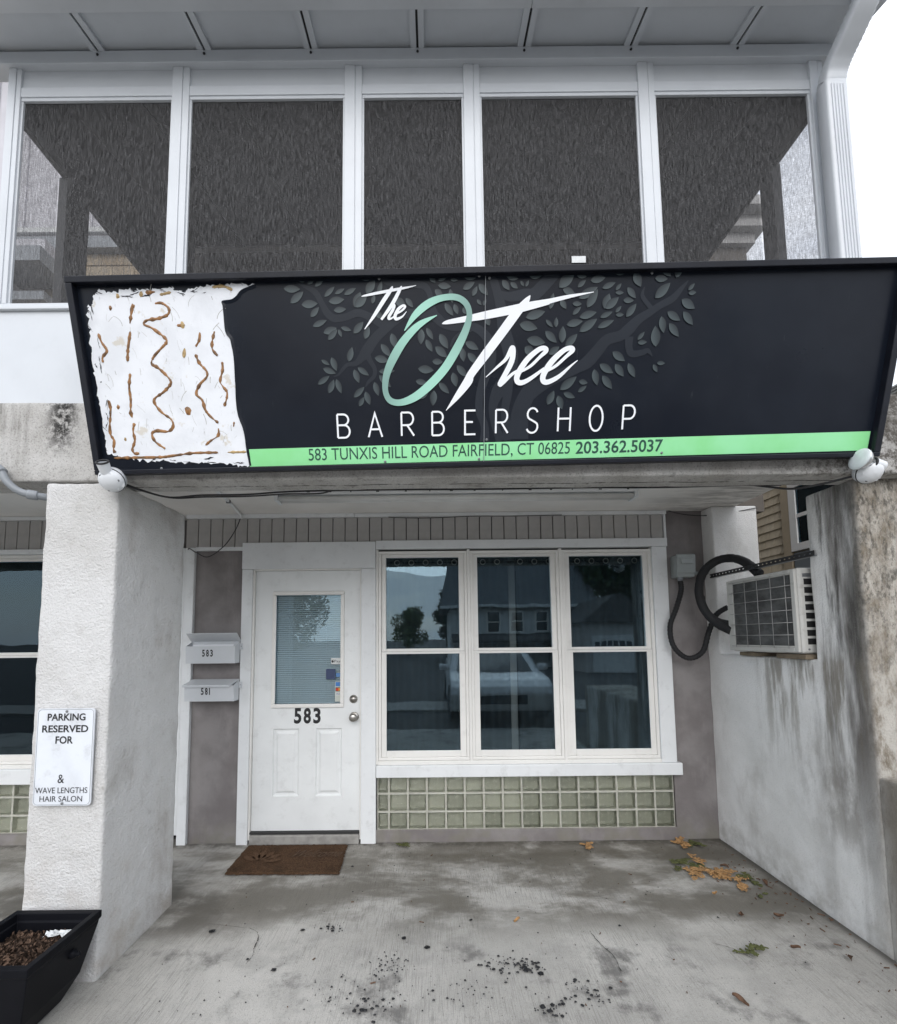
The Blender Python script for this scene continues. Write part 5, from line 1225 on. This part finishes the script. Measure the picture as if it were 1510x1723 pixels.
# ================================================================== neighbouring houses
def shingled(parent, mat, axis, fixed, a0, a1, z0, z1, h, w, out, limit):
    """Courses of shingles on a wall of constant X ('x') or Y ('y'); out = outward normal sign."""
    me = None; cnt = 0; j = 0; z = z0
    while z < z1-.02:
        a = a0-(w/2 if j % 2 else 0); hh = min(h, z1-z)
        while a < a1-.02:
            b0, b1 = max(a, a0), min(a+w, a1); full = (b1-b0 > w-.001 and hh > h-.001)
            m = MB(); t0 = .020; t1 = .006; L = b1-b0-.006; H = hh+.02
            if axis == 'x': m.quadbox([(0,0,0),(out*t0,0,0),(out*t0,L,0),(0,L,0),(0,0,H),(out*t1,0,H),(out*t1,L,H),(0,L,H)])
            else: m.quadbox([(0,0,0),(L,0,0),(L,out*t0,0),(0,out*t0,0),(0,0,H),(L,0,H),(L,out*t1,H),(0,out*t1,H)])
            if full and me: o = obj('shingle', None, None, parent, data=me)
            else:
                o = obj('shingle', m, mat, parent)
                if full: me = o.data
            o.location += Vector((fixed, b0, z)) if axis == 'x' else Vector((b0, fixed, z))
            cnt += 1; a += w
        z += h; j += 1
    return cnt
nb = thing('neighbour_house', 'low beige shingled house with white trimmed window beyond the right wall opening', 'house', (5.5, 3, 0))
NX = 4.0
obj('wall', B(NX, 9, -1.2, 8, -.1, 3.56), simple('beige_wall', (.50,.43,.32), .8), nb)
shingled(nb, 'beige', 'x', NX-.001, 1.57, 2.58, 1.95, 3.50, .098, .155, -1, 300)
obj('corner_board', B(NX-.045, NX-.001, 1.455, 1.565, 1.9, 3.55), simple('tan_corner_board', (.44,.36,.25), .7), nb)
win = obj('window', MB().box(NX-.05, NX-.002, .50, .60, 2.42, 3.22).box(NX-.05, NX-.002, 1.36, 1.45, 2.42, 3.22).box(NX-.05, NX-.002, .60, 1.36, 3.12, 3.22).box(NX-.05, NX-.002, .60, 1.36, 2.42, 2.50).box(NX-.045, NX-.002, .60, 1.36, 2.78, 2.82), 'vinyl', nb)
obj('pane', B(NX-.035, NX-.030, .60, 1.36, 2.50, 3.12), 'glass', win); obj('dark_room', B(NX-.012, NX-.0015, .60, 1.36, 2.50, 3.12), 'dark', win)
obj('lower_panel', B(NX-.04, NX-.002, .56, 1.43, 2.14, 2.40), simple('slate_panel', (.16,.18,.19), .6), nb)
rf = obj('roof', B(NX-.03, 9.2, -1.3, 8.2, 3.561, 3.62), 'house_white', nb)
for k in range(3): obj('roof_edge', B(NX-.05-.01*k, NX-.0305, -1.3, 8.2, 3.562+.02*k, 3.576+.02*k), 'house_white', rf)

lh = thing('gabled_house', 'pale board-sided house seen through the left end of the screened porch', 'house', (-5, 3, 0))
LY = 1.5
obj('wall', B(-9, -2.47, LY, 6, -.1, 6.20), simple('tan_wall', (.36,.30,.22), .8), lh)
obj('gable_wall', B(-9, -2.47, LY-.03, 6, 6.201, 8.6), 'batten', lh)
for k in range(16): x = -8.8+k*.40; obj('batten', B(x, x+.022, LY-.048, LY-.0305, 6.36, 8.6), 'batten', lh)
obj('band', B(-9, -2.46, LY-.07, LY-.0305, 6.285, 6.345), 'house_white', lh)
obj('band', B(-9, -2.46, LY-.10, LY-.001, 6.06, 6.20), 'pipe', lh)
shingled(lh, 'tan', 'y', LY-.001, -4.25, -2.5, 5.0, 6.05, .13, .26, -1, 300)
for (x1, z0, z1, d) in ((-4.28,5.80,5.98,.30),(-4.22,5.62,5.79,.42),(-4.75,5.44,5.58,.20),(-4.30,5.30,5.40,.26)):
    obj('eave', B(-9, x1, LY-d, LY-.021, z0, z1), 'batten' if z0 in (5.80, 5.44) else 'pipe', lh)
obj('roof', MB().quadbox([(-9.3,LY-.4,8.601),(-2.2,LY-.4,8.601),(-2.2,6.3,8.601),(-9.3,6.3,8.601),(-9.3,3.4,10),(-2.2,3.4,10),(-2.2,4.4,10),(-9.3,4.4,10)]), 'roofing', lh)

# ================================================================== across the street (seen in the window glass)
HY = -20.5
hs = thing('gambrel_house', 'white clapboard house with a big dark roof across the street', 'house', (4.5, HY-4, 0))
cb = MB()
for k in range(24): z = .1+k*.13; cb.quadbox([(.9,HY-.03,z),(8.2,HY-.03,z),(8.2,HY,z),(.9,HY,z),(.9,HY-.03,z+.128),(8.2,HY-.03,z+.128),(8.2,HY-.012,z+.128),(.9,HY-.012,z+.128)])
obj('wall', B(.9, 8.2, HY-8, HY-.031, -.1, 3.25), 'house_white', hs); stuff(obj('clapboard', cb, 'house_white', hs))
obj('roof', MB().quadbox([(.3,HY+.5,3.2),(8.8,HY+.5,3.2),(8.8,HY-8.5,3.2),(.3,HY-8.5,3.2),(.9,HY-1.6,6.2),(8.0,HY-1.6,6.2),(8.0,HY-6.5,6.2),(.9,HY-6.5,6.2)]), simple('slate_roof', (.16,.17,.18), .8, var=.2, vs=5), hs)
obj('fascia', B(.3, 8.8, HY+.46, HY+.56, 3.10, 3.26), 'house_white', hs)
for x in (2.75, 4.05, 5.35):
    w = obj('window', MB().frame(x, x+.78, 1.75, 2.95, .09, HY+.002, HY+.05), 'vinyl', hs); obj('meeting_rail', B(x+.09, x+.69, HY+.006, HY+.04, 2.32, 2.38), 'vinyl', w); obj('pane', B(x+.09, x+.69, HY+.001, HY+.005, 1.84, 2.86), 'carglass', w)
obj('porch_roof', MB().quadbox([(.9,HY+1.8,1.25),(8.2,HY+1.8,1.25),(8.2,HY+.06,1.6),(.9,HY+.06,1.6),(.9,HY+1.8,1.4),(8.2,HY+1.8,1.4),(8.2,HY+.06,1.72),(.9,HY+.06,1.72)]), 'roofing', hs)
ga = thing('garage', 'small dark garage with a white panelled door across the street', 'garage', (8.0, -17.5, 0))
obj('wall', B(6.4, 9.2, -20, -15.6, -.1, 2.1), 'siding', ga); gd = obj('garage_door', B(6.7, 8.4, -15.599, -15.55, 0, 1.55), 'house_white', ga)
for k in range(6): obj('garage_pane', B(6.82+k*.26, 7.02+k*.26, -15.549, -15.545, 1.1, 1.3), 'carglass', gd)
obj('roof', MB().quadbox([(6.2,-15.3,2.1),(9.4,-15.3,2.1),(9.4,-20.2,2.1),(6.2,-20.2,2.1),(7.6,-15.3,3.3),(8.0,-15.3,3.3),(8.0,-20.2,3.3),(7.6,-20.2,3.3)]), 'roofing', ga)

def leafy_tree(name, label, x, y, h, rad, trunk_h, mat, seed, n=2600, ls=.16):
    t = thing(name, label, 'tree', (x, y, 0), 'trees across the street'); r = random.Random(seed)
    m = MB(); m.tube(spline([(x,y,-.05),(x+.05,y,trunk_h*.5),(x-.05,y+.05,trunk_h),(x+.05,y,h*.75)], 5), [.16-.10*i/15 for i in range(16)], 8)
    lobes = []
    for k in range(11):
        a = r.random()*6.28; rr = rad*.62*math.sqrt(r.random()); zz = trunk_h+(h-trunk_h)*(.12+.80*r.random())
        sh = 1-.55*abs((zz-trunk_h)/(h-trunk_h)-.4); c = (x+rr*math.cos(a)*sh, y+rr*math.sin(a)*sh, zz); lobes.append((c, rad*r.uniform(.32, .52)))
        m.tube([(x, y, trunk_h*.9), ((x+c[0])/2, (y+c[1])/2, (trunk_h+c[2])/2+.1), c], [.06, .04, .015], 6)
    obj('trunk', m, 'bark', t, smooth=True)
    lm_ = MB()
    for _ in range(n):
        c, R2 = lobes[r.randrange(len(lobes))]; d = Vector((r.gauss(0, 1), r.gauss(0, 1), r.gauss(0, 1))).normalized()*R2*(.45+.6*r.random()); p = Vector(c)+d
        u = Vector((r.gauss(0, 1), r.gauss(0, 1), r.gauss(0, 1))).normalized(); v = u.orthogonal().normalized(); s_ = ls*r.uniform(.6, 1.3); b = len(lm_.v)
        lm_.v += [tuple(p-u*s_), tuple(p+v*s_*.45), tuple(p+u*s_), tuple(p-v*s_*.45)]; lm_.f.append((b, b+1, b+2, b+3)); lm_.tone += [r.random()]*4
    stuff(obj('crown', lm_, mat, t))
leafy_tree('round_tree', 'small round green tree across the street left of the white house', -2.3, -36, 4.1, 1.9, .9, 'leaf1', 1)
leafy_tree('broad_tree', 'tall dark tree across the street right of the white house', 10.2, -21.5, 7.6, 2.6, 1.6, 'leaf2', 2, 4200, .2)
leafy_tree('broad_tree', 'dark tree at the left end of the white house', 1.0, -32, 5.2, 1.2, 1.4, 'leaf2', 3)
leafy_tree('broad_tree', 'dark tree far right behind the garage', 14.5, -24, 8.2, 3.2, 1.6, 'leaf2', 4, 4200, .2)
leafy_tree('broad_tree', 'broad tree far left down the street', -9.5, -26, 7.0, 3.4, 1.4, 'leaf1', 5, 3600, .2)

# parked car facing the shop
cr = thing('parked_car', 'white car parked facing the shop behind the camera', 'car', (1.15, -6.3, 0))
prof = [(-4.35,.24),(-4.22,.54),(-4.30,.66),(-4.55,.76),(-5.25,.86),(-5.95,1.21),(-6.45,1.27),(-7.35,1.25),(-8.05,.99),(-8.45,.93),(-8.55,.70),(-8.5,.28)]
m = MB(); cx, hw = 1.15, .88; K = len(prof)
for f, tuck in ((-1, .06), (-.94, 0), (.94, 0), (1, .06)):
    for y, z in prof: m.v.append((cx+hw*f*(1-.14*max(0, (z-.85)/.45)), y+tuck*(1 if y < -6.4 else -1), z))
for s_ in range(3):
    for k in range(K-1): m.f.append((s_*K+k, s_*K+k+1, (s_+1)*K+k+1, (s_+1)*K+k))
m.f.append(tuple(range(K))); m.f.append(tuple(3*K+k for k in reversed(range(K)))); m.f.append((0, K, 2*K, 3*K, 3*K+K-1, 2*K+K-1, K+K-1, K-1))
body = obj('body', m, 'car', cr, smooth=False, bevel=.04, seg=3)
obj('windscreen', MB().poly([(cx-.74,-5.22,.868),(cx+.74,-5.22,.868),(cx+.64,-5.90,1.210),(cx-.64,-5.90,1.210)]), 'carglass', cr)
for s_ in (-1, 1):
    obj('headlight', MB().quadbox([(cx+s_*.52,-4.24,.54),(cx+s_*.84,-4.36,.54),(cx+s_*.84,-4.5,.54),(cx+s_*.52,-4.4,.54),(cx+s_*.52,-4.30,.66),(cx+s_*.84,-4.46,.68),(cx+s_*.84,-4.55,.68),(cx+s_*.52,-4.42,.66)]), 'carglass', cr)
    obj('mirror', B(cx+s_*.98-.09, cx+s_*.98+.09, -5.55, -5.42, .88, 1.0), 'car', cr, bevel=.03)
    for y in (-5.05, -7.75):
        wh = obj('wheel', lathe([(.20,0),(.31,.0),(.32,.04),(.32,.17),(.30,.21),(.20,.21)], (cx+s_*.70, y, .32), (s_, 0, 0), 24), 'tyre', cr); obj('rim', lathe([(.19,.205),(.10,.195),(0,.20)], (cx+s_*.70, y, .32), (s_, 0, 0), 18), 'galv', wh)
obj('grille', B(cx-.42, cx+.42, -4.245, -4.20, .38, .52), 'black', cr)
